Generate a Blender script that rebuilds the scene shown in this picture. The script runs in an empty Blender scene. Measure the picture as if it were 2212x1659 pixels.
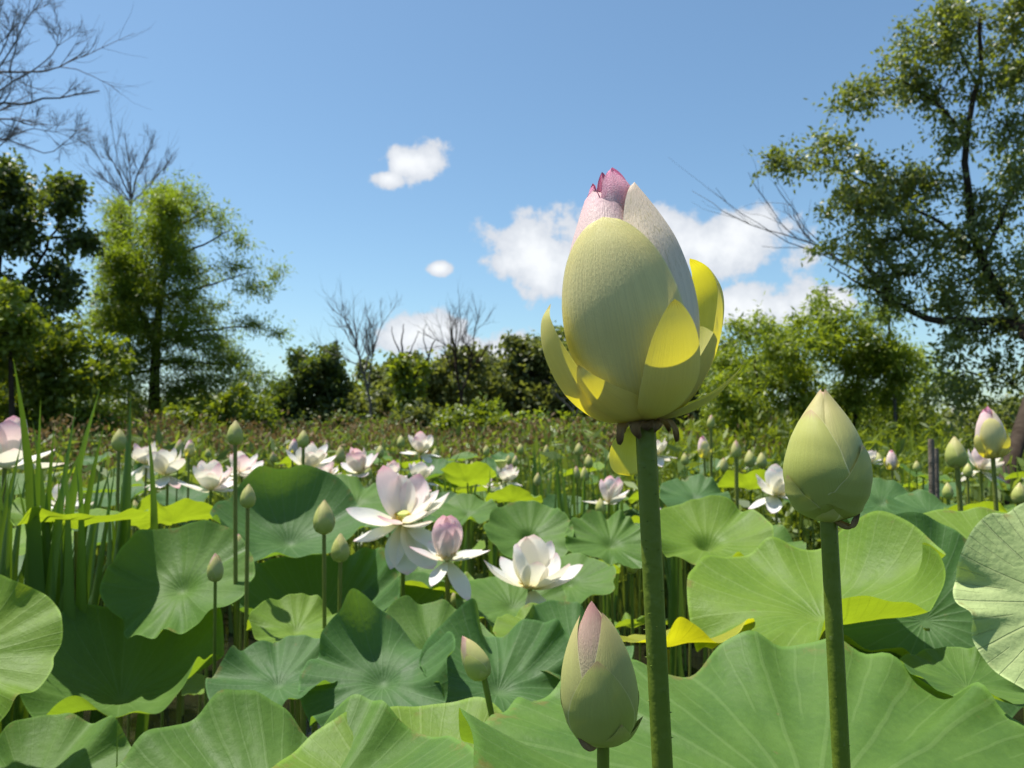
import bpy, math, random
import numpy as np
from mathutils import Vector, Matrix

R_ = math.radians
rng = np.random.default_rng(7)
random.seed(7)
scene = bpy.context.scene
col = scene.collection

# ------------------------------------------------------------------ camera
CAM_H = 1.45
PITCH = math.atan(95.5 / 1671.0)
FPX, CX, CY = 1671.0, 1106.0, 829.5      # focal length and centre in a 2212 px wide view
cam_d = bpy.data.cameras.new('camera')
cam = bpy.data.objects.new('camera', cam_d)
col.objects.link(cam)
cam.location = (0, 0, CAM_H)
cam.rotation_euler = (R_(90) + PITCH, 0, 0)
cam_d.sensor_width = 36.0
cam_d.lens = 36.0 * FPX / 2212.0
cam_d.clip_start = 0.02
cam_d.clip_end = 6000
cam_d.dof.use_dof = True
cam_d.dof.focus_distance = 0.41
cam_d.dof.aperture_fstop = 21.0
scene.camera = cam

# ------------------------------------------------------------------ light
SUN_AZ = R_(-66)          # from +Y (view direction), negative = to the left
SUN_EL = R_(70)
SUN_DIR = Vector((math.sin(SUN_AZ) * math.cos(SUN_EL), math.cos(SUN_AZ) * math.cos(SUN_EL), math.sin(SUN_EL)))
sun_d = bpy.data.lights.new('sun', 'SUN')
sun_d.energy = 5.0
sun_d.angle = R_(0.53)
sun_d.color = (1.0, 0.955, 0.88)
sun = bpy.data.objects.new('sun', sun_d)
col.objects.link(sun)
sun.location = (-20, 20, 40)
sun.rotation_euler = SUN_DIR.to_track_quat('Z', 'Y').to_euler()

scene.view_settings.view_transform = 'Standard'
scene.view_settings.look = 'None'
scene.view_settings.exposure = 0.74
scene.view_settings.gamma = 1.0
scene.view_settings.use_curve_mapping = False
scene.render.engine = 'CYCLES'
scene.cycles.max_bounces = 6
scene.cycles.diffuse_bounces = 3
scene.cycles.transmission_bounces = 3
scene.cycles.sample_clamp_indirect = 6.0


class NT:
    """small node-tree helper"""
    def __init__(self, tree):
        self.t = tree
        self.n = tree.nodes
        self.l = tree.links

    def add(self, kind, **kw):
        nd = self.n.new(kind)
        for k, v in kw.items():
            setattr(nd, k, v)
        return nd

    def link(self, a, b):
        self.l.new(a, b)

    def put(self, sock, v):
        if isinstance(v, bpy.types.NodeSocket):
            self.l.new(v, sock)
        else:
            sock.default_value = v

    def math(self, op, a, b=0.0, c=None, clamp=False):
        nd = self.n.new('ShaderNodeMath')
        nd.operation = op
        nd.use_clamp = clamp
        self.put(nd.inputs[0], a)
        self.put(nd.inputs[1], b)
        if c is not None:
            self.put(nd.inputs[2], c)
        return nd.outputs[0]

    def mix(self, f, a, b, blend='MIX'):
        nd = self.n.new('ShaderNodeMix')
        nd.data_type = 'RGBA'
        nd.blend_type = blend
        self.put(nd.inputs[0], f)
        self.put(nd.inputs[6], a if isinstance(a, bpy.types.NodeSocket) else (*a, 1)[:4])
        self.put(nd.inputs[7], b if isinstance(b, bpy.types.NodeSocket) else (*b, 1)[:4])
        return nd.outputs[2]

    def noise(self, vec, scale, detail=3.0, rough=0.55, dim='3D'):
        nd = self.n.new('ShaderNodeTexNoise')
        nd.noise_dimensions = dim
        if vec is not None:
            self.l.new(vec, nd.inputs['Vector'])
        nd.inputs['Scale'].default_value = scale
        nd.inputs['Detail'].default_value = detail
        nd.inputs['Roughness'].default_value = rough
        return nd.outputs['Fac']

    def ss(self, v, a, b, lo=0.0, hi=1.0):
        nd = self.n.new('ShaderNodeMapRange')
        nd.interpolation_type = 'SMOOTHSTEP'
        self.put(nd.inputs['Value'], v)
        nd.inputs['From Min'].default_value = a
        nd.inputs['From Max'].default_value = b
        nd.inputs['To Min'].default_value = lo
        nd.inputs['To Max'].default_value = hi
        return nd.outputs['Result']

    def comb(self, x, y, z=0.0):
        nd = self.n.new('ShaderNodeCombineXYZ')
        self.put(nd.inputs[0], x)
        self.put(nd.inputs[1], y)
        self.put(nd.inputs[2], z)
        return nd.outputs[0]


def view_dir(px, py):
    x, u = (px - CX) / FPX, -(py - CY) / FPX
    c, s = math.cos(PITCH), math.sin(PITCH)
    return Vector((x, c - u * s, s + u * c))


def P(px, py, Y):
    """world point at forward distance Y that the photograph shows near px, py"""
    d = view_dir(px, py)
    return Vector((0, 0, CAM_H)) + d * (Y / d.y)


# world: physical sky with fair-weather cumulus
world = bpy.data.worlds.new('World')
scene.world = world
world.use_nodes = True
world.cycles.sampling_method = 'MANUAL'
world.cycles.sample_map_resolution = 256
w = NT(world.node_tree)
w.n.clear()
sky = w.add('ShaderNodeTexSky', sky_type='NISHITA', sun_disc=False)
sky.sun_elevation = SUN_EL
sky.sun_rotation = SUN_AZ
sky.altitude = 50
sky.air_density = 1.0
sky.dust_density = 0.8
sky.ozone_density = 1.2
tc = w.add('ShaderNodeTexCoord')
D = tc.outputs['Generated']
nz_big = w.noise(D, 15.0, 7.0, 0.58)
clouds = [  # px, py, half width, half height
    (885, 352, 92, 52), (838, 384, 52, 26), (1175, 545, 124, 108), (1530, 535, 158, 88), (1400, 520, 130, 100),
    (1635, 668, 120, 66), (925, 718, 120, 52), (1070, 755, 150, 60), (948, 580, 32, 18), (1800, 655, 52, 36), (765, 868, 60, 26)]
dens = None
crng = random.Random(3)
spots = [(view_dir(a, b).normalized(), c / FPX, d / FPX) for a, b, c, d in clouds]
for k in range(7):                                    # the rest of the sky carries the same small clouds
    az, el = R_(65 + k * 35 + crng.uniform(-9, 9)), R_(crng.uniform(8, 34))
    spots.append((Vector((math.sin(az) * math.cos(el), math.cos(az) * math.cos(el), math.sin(el))),
                  crng.uniform(.05, .12), crng.uniform(.025, .055)))
for c, hw, hh in spots:
    right = Vector((c.y, -c.x, 0)).normalized()
    up = right.cross(c)
    mp = w.add('ShaderNodeMapping', vector_type='TEXTURE')
    rm = Matrix((right, up, right.cross(up))).transposed()
    mp.inputs['Rotation'].default_value = rm.to_euler()
    mp.inputs['Scale'].default_value = (hw, hh, 1e5)
    w.link(D, mp.inputs['Vector'])
    ln = w.add('ShaderNodeVectorMath', operation='LENGTH')
    w.link(mp.outputs[0], ln.inputs[0])
    dens = ln.outputs['Value'] if dens is None else w.math('MINIMUM', dens, ln.outputs['Value'])
dens = w.math('SUBTRACT', 1.0, w.math('MINIMUM', dens, 3.0))
nsum = w.math('MULTIPLY_ADD', nz_big, 2.8, -1.4)
dd = w.math('ADD', dens, nsum)
alpha = w.ss(dd, 0.02, 0.34)
shade = w.ss(w.math('ADD', dens, w.math('MULTIPLY', nsum, 0.9)), 0.05, 1.0)
cloudcol = w.mix(shade, (4.6, 4.85, 5.3), (6.9, 7.0, 7.1))
skycol = w.mix(1.0, sky.outputs[0], (.86, 1.03, 1.05), 'MULTIPLY')
hs = w.add('ShaderNodeHueSaturation')
hs.inputs['Saturation'].default_value = 1.0
hs.inputs['Value'].default_value = 1.0
w.link(skycol, hs.inputs['Color'])
fin = w.mix(w.math('MULTIPLY', alpha, 0.93), hs.outputs[0], cloudcol)
bg = w.add('ShaderNodeBackground')
w.link(fin, bg.inputs[0])
bg.inputs[1].default_value = 0.089
wo = w.add('ShaderNodeOutputWorld')
w.link(bg.outputs[0], wo.inputs[0])

# ------------------------------------------------------------------ mesh helpers


def link(o, parent=None):
    col.objects.link(o)
    if parent is not None:
        o.parent = parent
    return o


def mesh_np(name, V, F, mat=None, uv=None, attrs=None, smooth=True):
    """V (n,3); F (m,3|4) int array; uv per vertex (n,2); attrs {name: per-vertex float}"""
    V = np.asarray(V, dtype=np.float32)
    F = np.asarray(F, dtype=np.int32)
    me = bpy.data.meshes.new(name)
    k = F.shape[1]
    me.vertices.add(len(V))
    me.vertices.foreach_set('co', V.ravel())
    me.loops.add(F.size)
    me.loops.foreach_set('vertex_index', F.ravel())
    me.polygons.add(len(F))
    me.polygons.foreach_set('loop_start', np.arange(0, F.size, k, dtype=np.int32))
    me.polygons.foreach_set('loop_total', np.full(len(F), k, dtype=np.int32))
    if smooth:
        me.polygons.foreach_set('use_smooth', np.ones(len(F), dtype=bool))
    if uv is not None:
        l = me.uv_layers.new(name='UVMap')
        l.data.foreach_set('uv', np.asarray(uv, dtype=np.float32)[F.ravel()].ravel())
    for an, av in (attrs or {}).items():
        at = me.attributes.new(an, 'FLOAT', 'POINT')
        at.data.foreach_set('value', np.asarray(av, dtype=np.float32))
    me.update()
    me.validate()
    if mat is not None:
        me.materials.append(mat)
    return me


def obj(name, me, parent=None, loc=None, rot=None, scale=None, kind=None):
    o = bpy.data.objects.new(name, me)
    link(o, parent)
    if loc is not None:
        o.location = loc
    if rot is not None:
        o.rotation_euler = rot
    if scale is not None:
        o.scale = scale
    if kind:
        o['kind'] = kind
    return o


def tag(o, label, cat, group=None):
    o['label'] = label
    o['category'] = cat
    if group:
        o['group'] = group
    return o


def thing(name, label, cat, loc=(0, 0, 0), group=None):
    o = bpy.data.objects.new(name, None)
    o.empty_display_size = 0.02
    link(o)
    o.location = loc
    return tag(o, label, cat, group)


def grid_faces(nu, nv, wrap=False):
    i = np.arange(nv - 1)[:, None]
    j = np.arange(nu if wrap else nu - 1)[None, :]
    a = i * nu + j
    b = i * nu + (j + 1) % nu
    return np.stack([a, b, b + nu, a + nu], -1).reshape(-1, 4)


def spline(pts, n):
    """Catmull-Rom through points, n samples at even arc length"""
    p = np.asarray(pts, dtype=float)
    if len(p) == 2:
        t = np.linspace(0, 1, n)[:, None]
        return p[0] * (1 - t) + p[1] * t
    q = np.vstack([2 * p[0] - p[1], p, 2 * p[-1] - p[-2]])
    out = []
    for i in range(1, len(q) - 2):
        t = np.linspace(0, 1, 24, endpoint=False)[:, None]
        a, b, c, d = q[i - 1], q[i], q[i + 1], q[i + 2]
        out.append(.5 * (2 * b + (c - a) * t + (2 * a - 5 * b + 4 * c - d) * t ** 2 + (3 * b - a - 3 * c + d) * t ** 3))
    out.append(p[-1:])
    o = np.vstack(out)
    s = np.concatenate([[0], np.cumsum(np.linalg.norm(np.diff(o, axis=0), axis=1))])
    x = np.linspace(0, s[-1], n)
    return np.stack([np.interp(x, s, o[:, k]) for k in range(o.shape[1])], 1)


def tube_arrays(pts, radii, seg=8, cap=True):
    pts = np.asarray(pts, dtype=float)
    n = len(pts)
    radii = np.broadcast_to(np.asarray(radii, dtype=float), (n,))
    T = np.gradient(pts, axis=0)
    T /= np.linalg.norm(T, axis=1)[:, None] + 1e-12
    ref = np.array([0.0, 0, 1]) if abs(T[0, 2]) < .8 else np.array([1.0, 0, 0])
    U = np.cross(T, ref)
    U /= np.linalg.norm(U, axis=1)[:, None] + 1e-12
    W = np.cross(T, U)
    a = np.linspace(0, 2 * math.pi, seg, endpoint=False)
    V = pts[:, None, :] + radii[:, None, None] * (np.cos(a)[None, :, None] * U[:, None, :] + np.sin(a)[None, :, None] * W[:, None, :])
    V = V.reshape(-1, 3)
    F = grid_faces(seg, n, True)
    if cap:
        V = np.vstack([V, pts[:1], pts[-1:]])
        j = np.arange(seg)
        b, t = len(V) - 2, len(V) - 1
        F = np.vstack([F, np.stack([np.full(seg, b), (j + 1) % seg, j, j], -1)[:, [0, 1, 2, 2]],
                       np.stack([np.full(seg, t), (n - 1) * seg + j, (n - 1) * seg + (j + 1) % seg, (n - 1) * seg + (j + 1) % seg], -1)])
    return V, F


class MB:
    """collects arrays into one mesh (mixed quads; degenerate quads become triangles)"""
    def __init__(self):
        self.V, self.F, self.n = [], [], 0
        self.a = []

    def add(self, V, F, a=0.0):
        self.V.append(V)
        self.F.append(np.asarray(F) + self.n)
        self.a.append(np.full(len(V), a) if np.isscalar(a) else a)
        self.n += len(V)

    def tube(self, pts, radii, seg=6, a=0.0):
        V, F = tube_arrays(pts, radii, seg, cap=False)
        self.add(V, F, a)

    def mesh(self, name, mat, smooth=True):
        return mesh_np(name, np.vstack(self.V), np.vstack(self.F), mat, attrs={'var': np.concatenate(self.a)}, smooth=smooth)


# ------------------------------------------------------------------ materials


def new_mat(name):
    m = bpy.data.materials.new(name)
    m.use_nodes = True
    t = NT(m.node_tree)
    t.n.clear()
    out = t.add('ShaderNodeOutputMaterial')
    return m, t, out


def leafy_shader(t, out, colr, trans, tw=0.4, rough=0.5, spec=0.35, bump=None, bstr=0.3, bdist=0.002, sheen=0.0):
    pr = t.add('ShaderNodeBsdfPrincipled')
    t.put(pr.inputs['Base Color'], colr if isinstance(colr, bpy.types.NodeSocket) else (*colr, 1))
    t.put(pr.inputs['Roughness'], rough)
    pr.inputs['Specular IOR Level'].default_value = spec
    if sheen:
        pr.inputs['Sheen Weight'].default_value = sheen
        pr.inputs['Sheen Roughness'].default_value = .4
    tr = t.add('ShaderNodeBsdfTranslucent')
    t.put(tr.inputs['Color'], trans if isinstance(trans, bpy.types.NodeSocket) else (*trans, 1))
    if bump is not None:
        bp = t.add('ShaderNodeBump')
        bp.inputs['Strength'].default_value = bstr
        bp.inputs['Distance'].default_value = bdist
        t.link(bump, bp.inputs['Height'])
        t.link(bp.outputs[0], pr.inputs['Normal'])
        t.link(bp.outputs[0], tr.inputs['Normal'])
    mx = t.add('ShaderNodeMixShader')
    t.put(mx.inputs[0], tw)
    t.link(pr.outputs[0], mx.inputs[1])
    t.link(tr.outputs[0], mx.inputs[2])
    t.link(mx.outputs[0], out.inputs['Surface'])
    return pr


def uv_split(t):
    uv = t.add('ShaderNodeUVMap')
    sp = t.add('ShaderNodeSeparateXYZ')
    t.link(uv.outputs[0], sp.inputs[0])
    return uv.outputs[0], sp.outputs[0], sp.outputs[1]


def objcoord(t):
    return t.add('ShaderNodeTexCoord').outputs['Object']


def lotus_leaf_mat(name, c1, c2, trans, vein, tw=0.38, nv=22, bump=0.45, rough=0.52, spec=.23, vsign=-.12, veinmix=.25):
    m, t, out = new_mat(name)
    uv, U, V = uv_split(t)
    oc = objcoord(t)
    wn = t.noise(oc, 9.0, 2.0)
    warp = t.math('MULTIPLY', t.math('SUBTRACT', wn, .5), .014)
    Uw = t.math('ADD', U, warp)
    def radial(count, shift, r0, width):
        p = t.math('PINGPONG', t.math('ADD', t.math('MULTIPLY', Uw, float(count)), shift), .5)   # 0 at a vein
        d = t.math('MULTIPLY', t.math('MULTIPLY', p, V), 6.283 / count)
        ln = t.ss(d, width * .35, width, 1.0, 0.0)
        if r0 > 0:
            ln = t.math('MULTIPLY', ln, t.ss(V, r0, r0 + .08))
        return ln
    v1 = radial(nv, 0.0, 0.0, .0105)
    v2 = radial(nv, 0.5, 0.52, .007)
    v3 = radial(nv * 2, 0.5, 0.72, .005)
    vv = t.math('MAXIMUM', v1, t.math('MAXIMUM', t.math('MULTIPLY', v2, .8), t.math('MULTIPLY', v3, .6)), clamp=True)
    ctr = t.ss(V, .03, .07, 1.0, 0.0)
    vv = t.math('MAXIMUM', vv, ctr)
    n1 = t.noise(oc, 14.0, 4.0)
    n2 = t.noise(oc, 130.0, 3.0)
    base = t.mix(t.ss(n1, .3, .7), c1, c2)
    base = t.mix(t.math('MULTIPLY', t.ss(n2, .35, .75), .25), base, tuple(x * 1.35 for x in c2))
    blot = t.ss(t.noise(oc, 60.0, 5.0, .7), .665, .72)
    base = t.mix(t.math('MULTIPLY', blot, .55), base, (.17, .14, .05))
    edge = t.ss(V, .965, .995)
    base = t.mix(t.math('MULTIPLY', edge, .6), base, tuple(min(1, x * 1.7) for x in c2))
    mg = t.math('MULTIPLY', t.ss(V, .90, .985), t.ss(t.noise(oc, 26.0, 4.0, .65), .56, .66))
    base = t.mix(t.math('MULTIPLY', mg, .6), base, (.22, .15, .05))
    base = t.mix(t.math('MULTIPLY', vv, veinmix), base, vein)
    tcol = t.mix(t.math('MULTIPLY', vv, .45), trans, tuple(x * .55 for x in trans))
    tcol = t.mix(t.ss(n1, .3, .7), tcol, tuple(x * .8 for x in trans))
    h = t.math('ADD', t.math('MULTIPLY', vv, vsign), t.math('ADD', t.math('MULTIPLY', n2, .5), t.math('MULTIPLY', n1, .8)))
    leafy_shader(t, out, base, tcol, tw, t.ss(n1, .2, .8, rough - .06, rough + .12), spec, h, bump, .0035)
    return m


M = {}
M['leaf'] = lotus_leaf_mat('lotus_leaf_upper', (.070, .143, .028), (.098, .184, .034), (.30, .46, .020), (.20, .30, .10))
M['leaf_bright'] = lotus_leaf_mat('lotus_leaf_bright', (.110, .196, .024), (.145, .236, .030), (.42, .56, .018), (.28, .38, .12))  # lighter and yellower than the common leaf tone
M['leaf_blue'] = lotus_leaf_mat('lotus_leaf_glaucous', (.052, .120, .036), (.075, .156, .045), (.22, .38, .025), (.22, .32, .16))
M['leaf_yellow'] = lotus_leaf_mat('lotus_leaf_backlit', (.30, .33, .03), (.36, .36, .04), (.62, .60, .01), (.26, .28, .05), .5)  # yellow of the backlight put into the leaf colour, besides the translucency
M['leaf_under'] = lotus_leaf_mat('lotus_leaf_underside', (.28, .36, .14), (.35, .42, .18), (.30, .42, .03), (.46, .52, .26), .22, 13, .8, .6, .2, .8, .3)


def petal_mat(name, stops, trans_mul=(1, 1, 1), tw=.45, veins=.25, bump=.35, edge=(.75, .72, .45), vs=70.0, rough=.5, crinkle=0.5, mott=None, sat_tr=None, bd=.0012):
    """stops: [(v, colour)] along the petal from base to tip"""
    m, t, out = new_mat(name)
    uv, U, V = uv_split(t)
    oc = objcoord(t)
    cr = t.add('ShaderNodeValToRGB')
    cr.color_ramp.interpolation = 'EASE'
    els = cr.color_ramp.elements
    els[0].position, els[0].color = stops[0][0], (*stops[0][1], 1)
    els[1].position, els[1].color = stops[-1][0], (*stops[-1][1], 1)
    for p, c in stops[1:-1]:
        e = els.new(p)
        e.color = (*c, 1)
    wob = t.math('MULTIPLY', t.math('SUBTRACT', t.noise(t.comb(t.math('MULTIPLY', U, 9.0), t.math('MULTIPLY', V, 2.0)), 1.6, 3.0), .5), .16)
    t.put(cr.inputs[0], t.math('ADD', V, wob))
    vn = t.noise(t.comb(t.math('MULTIPLY', U, vs), t.math('MULTIPLY', V, 2.2)), 1.0, 3.0, .6)
    line = t.ss(vn, .36, .62)
    base = t.mix(t.math('MULTIPLY', t.math('SUBTRACT', 1.0, line), veins), cr.outputs[0], tuple(x * .62 for x in stops[len(stops) // 2][1]))
    if mott:
        mt = t.ss(t.noise(t.comb(t.math('MULTIPLY', U, 24.0), t.math('MULTIPLY', V, 9.0)), 2.2, 6.0, .75), .50, .64)
        mt = t.math('MULTIPLY', mt, t.ss(V, mott[1], mott[2]))
        base = t.mix(t.math('MULTIPLY', mt, mott[3]), base, mott[0])
    au = t.math('ABSOLUTE', t.math('SUBTRACT', t.math('MULTIPLY', U, 2.0), 1.0))
    ed = t.ss(au, .955, .99)
    base = t.mix(t.math('MULTIPLY', ed, .7), base, edge)
    trc = t.mix(1.0, base, (*(trans_mul),), 'MULTIPLY')
    if sat_tr:
        trc = t.mix(.7, trc, sat_tr)
    cn = t.noise(t.comb(t.math('MULTIPLY', U, 34.0), t.math('MULTIPLY', V, 26.0)), 2.0, 4.0, .6)
    h = t.math('ADD', t.math('MULTIPLY', vn, 1.0), t.math('MULTIPLY', cn, crinkle))
    leafy_shader(t, out, base, trc, tw, rough, .35, h, bump, bd)
    return m


YG = (.50, .52, .16)
M['sepal'] = petal_mat('hero_outer_petal', [(0, (.82, .74, .22)), (.35, (.81, .73, .28)), (.75, (.81, .74, .34)), (1, (.78, .73, .30))], (1.0, .93, .45), .26, .20, .34, (.80, .77, .48), 80, .46, .6)
M['inner_r'] = petal_mat('hero_inner_petal', [(0, (.80, .74, .38)), (.45, (.86, .77, .60)), (.8, (.85, .72, .55)), (1, (.85, .70, .54))], (1, .9, .7), .22, .22, .3, (.84, .76, .62), 80, .5, .9,
                         ((.50, .42, .18), .46, .72, .6))
M['inner_l'] = petal_mat('hero_pink_petal', [(0, (.68, .64, .36)), (.5, (.80, .66, .58)), (.85, (.82, .62, .58)), (1, (.80, .52, .55))], (1, .85, .75), .24, .22, .45, (.86, .74, .66), 80, .5, .9)
M['tip_pink'] = petal_mat('hero_tip_petal', [(0, (.88, .72, .68)), (.66, (.90, .66, .68)), (.86, (.88, .46, .58)), (1, (.80, .28, .48))], (1, .7, .8), .3, .2, .6, (.72, .38, .50), 50, .5, 1.2)
M['spread'] = petal_mat('spread_petal', [(0, (.72, .68, .26)), (.4, (.74, .71, .30)), (.94, (.72, .70, .28)), (1, (.40, .30, .12))], (1, .95, .12), .5, .2, .3, (.78, .76, .42), 90, .48, .4, sat_tr=(.86, .74, .01))
M['budg'] = petal_mat('bud_sepal', [(0, (.29, .345, .065)), (.4, (.34, .385, .085)), (.9, (.42, .43, .12)), (1, (.40, .28, .14))], (1, 1, .2), .05, .16, .3, (.62, .60, .30), 80, .5, .5, bd=.0008)
M['budg2'] = petal_mat('bud_inner_sepal', [(0, (.32, .36, .08)), (.6, (.42, .42, .14)), (.95, (.44, .39, .15)), (1, (.38, .22, .15))], (1, .9, .3), .05, .16, .35, (.64, .58, .34), 80, .5, .6, bd=.0008)
M['budpink'] = petal_mat('bud_pink_tip', [(0, (.48, .48, .20)), (.6, (.58, .50, .28)), (.82, (.60, .42, .32)), (1, (.52, .26, .25))], (1, .7, .5), .3, .2, .5, (.62, .48, .36), 80, .5, .9)
M['petal_w'] = petal_mat('open_petal_white', [(0, (.82, .74, .30)), (.22, (.86, .83, .62)), (.5, (.88, .86, .80)), (.85, (.88, .84, .82)), (1, (.84, .62, .66))], (1, .97, .80), .40, .06, .2, (.9, .86, .84), 60, .5, .3)
M['petal_p'] = petal_mat('open_petal_pink', [(0, (.84, .74, .34)), (.22, (.88, .82, .68)), (.5, (.88, .81, .78)), (.82, (.88, .72, .73)), (1, (.82, .46, .55))], (1, .85, .82), .40, .06, .2, (.88, .72, .74), 60, .5, .3)
M['core'] = petal_mat('bud_core', [(0, (.80, .76, .40)), (1, (.82, .74, .50))], (1, 1, 1), 0.0, .1, .1)  # cream, so the filler added inside the opening lotus returns light
M['core_green'] = petal_mat('bud_heart', [(0, (.42, .44, .13)), (.8, (.50, .46, .18)), (1, (.52, .34, .22))], (1, 1, 1), 0.0, .1, .1)
M['dead'] = petal_mat('withered_petal', [(0, (.56, .42, .20)), (.6, (.56, .41, .22)), (1, (.18, .11, .06))], (1, .7, .3), .25, .5, .9, (.42, .30, .16), 40, .7, 1.5)


def stem_mat(name, c1, c2, bump=.5, scale=90, pr_col=None):
    m, t, out = new_mat(name)
    oc = objcoord(t)
    n = t.noise(oc, scale, 3.0)
    n2 = t.noise(oc, 7.0, 2.0)
    base = t.mix(t.ss(n2, .3, .7), c1, c2)
    base = t.mix(t.math('MULTIPLY', t.ss(n, .68, .74), .5), base, (.42, .42, .20))
    leafy_shader(t, out, base, tuple(x * 1.3 for x in c2), .12, .45, .4, n, bump, .002)
    return m


M['stem'] = stem_mat('stalk_green', (.115, .175, .014), (.160, .212, .020))
M['stem_y'] = stem_mat('stalk_olive', (.15, .18, .022), (.19, .21, .035))


def simple_mat(name, c1, c2, rough=.7, scale=10, tw=0.0, trans=(.2, .3, .02), bump=.4, spec=.08):
    m, t, out = new_mat(name)
    oc = objcoord(t)
    n = t.noise(oc, scale, 5.0, .62)
    base = t.mix(t.ss(n, .3, .7), c1, c2)
    leafy_shader(t, out, base, trans, tw, rough, spec, n, bump, .02)
    return m


def foliage_mat(name, c1, c2, trans, tw=.4, rough=.45, spec=.4):
    m, t, out = new_mat(name)
    at = t.add('ShaderNodeAttribute', attribute_name='var')
    base = t.mix(at.outputs['Fac'], c1, c2)
    trc = t.mix(at.outputs['Fac'], tuple(x * .7 for x in trans), trans)
    leafy_shader(t, out, base, trc, tw, rough, spec)
    return m


M['stamen'] = simple_mat('stamen_yellow', (.75, .55, .06), (.82, .66, .12), .6, 60, .3, (.8, .6, .05))
M['pod'] = simple_mat('seed_pod_green', (.42, .48, .12), (.52, .56, .18), .5, 40)
M['bark'] = simple_mat('bark_dark', (.030, .021, .014), (.056, .042, .030), .9, 6, bump=1.0)
M['bark_grey'] = simple_mat('bark_grey', (.10, .092, .088), (.17, .155, .145), .9, 5, bump=1.0)
M['wood'] = simple_mat('weathered_post', (.12, .095, .07), (.19, .155, .12), .85, 12, bump=1.0)
M['blade'] = foliage_mat('iris_blade', (.060, .135, .022), (.11, .20, .030), (.22, .36, .015), .36, .38, .5)
M['reed'] = foliage_mat('reed_blade', (.08, .13, .030), (.17, .23, .05), (.30, .38, .03), .4, .5, .4)
M['cypress'] = foliage_mat('cypress_foliage', (.060, .108, .020), (.160, .225, .032), (.34, .45, .016), .44)
M['willow'] = foliage_mat('willow_foliage', (.085, .145, .020), (.215, .275, .036), (.42, .52, .02), .43)
M['ash'] = foliage_mat('broadleaf_foliage', (.075, .110, .034), (.185, .215, .066), (.34, .40, .03), .38, .42, .45)
M['dark'] = foliage_mat('dark_foliage', (.038, .066, .020), (.110, .150, .040), (.22, .29, .02), .36, .45, .4)
M['shrub'] = foliage_mat('shrub_foliage', (.06, .10, .018), (.18, .23, .03), (.34, .42, .015), .4)
M['olive'] = foliage_mat('olive_foliage', (.075, .098, .036), (.160, .185, .062), (.30, .34, .04), .38)  # muted olive leaf tone of the middle trees and distant wood
M['rust'] = foliage_mat('smartweed_heads', (.110, .076, .032), (.22, .160, .072), (.22, .14, .045), .3, .7, .2)
M['water'] = None

# ------------------------------------------------------------------ the setting
m, t, out = new_mat('pond_water')
oc = objcoord(t)
pr = t.add('ShaderNodeBsdfPrincipled')
n = t.noise(oc, 3.0, 4.0)
t.link(t.mix(t.ss(n, .35, .7), (.006, .007, .004), (.013, .012, .006)), pr.inputs['Base Color'])
pr.inputs['Roughness'].default_value = .09
pr.inputs['Specular IOR Level'].default_value = .22
bp = t.add('ShaderNodeBump')
bp.inputs['Strength'].default_value = .12
bp.inputs['Distance'].default_value = .02
t.link(t.noise(oc, 9.0, 3.0), bp.inputs['Height'])
t.link(bp.outputs[0], pr.inputs['Normal'])
t.link(pr.outputs[0], out.inputs['Surface'])
M['water'] = m

m, t, out = new_mat('bank_earth')
oc = objcoord(t)
n = t.noise(oc, .8, 6.0)
n2 = t.noise(oc, 9.0, 5.0)
base = t.mix(t.ss(n, .35, .65), (.045, .062, .018), (.085, .085, .030))
base = t.mix(t.ss(n2, .45, .7), base, (.075, .055, .028))
leafy_shader(t, out, base, (.1, .1, .02), 0.0, .9, .1, n2, .8, .08)
M['earth'] = m

gx = np.concatenate([-np.geomspace(3000, 30, 14), np.linspace(-26, 26, 53), np.geomspace(30, 3000, 14)])
gy = np.concatenate([-np.geomspace(3000, 12, 10), np.linspace(-8, 40, 70), np.geomspace(44, 3000, 16)])
X, Y = np.meshgrid(gx, gy)
ed = 10.5 + 1.2 * np.sin(X * .23) + .6 * np.sin(X * .61 + 1)
s = np.clip((Y - ed) / 5.0, 0, 1)
Z = -.35 + s * s * (3 - 2 * s) * .75 + .05 * np.sin(X * 1.3 + Y * .7) * s + np.clip((Y - 60) / 500, 0, 1) * 3
g = obj('ground', mesh_np('ground', np.stack([X, Y, Z], -1).reshape(-1, 3), grid_faces(len(gx), len(gy)), M['earth']), kind='structure')
wx, wy = np.meshgrid(np.linspace(-40, 40, 9), np.linspace(-30, 16, 7))
obj('pond_water', mesh_np('pond_water', np.stack([wx, wy, wx * 0], -1).reshape(-1, 3), grid_faces(9, 7), M['water']), kind='structure')

# ------------------------------------------------------------------ petals


def wprof(v, b0, vm, p, q):
    base = b0 + (1 - b0) * np.sin(np.pi / 2 * np.clip(v / vm, 0, 1))
    tip = np.clip(1 - np.clip((v - vm) / (1 - vm), 0, 1) ** p, 0, 1) ** q
    return base * tip


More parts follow.
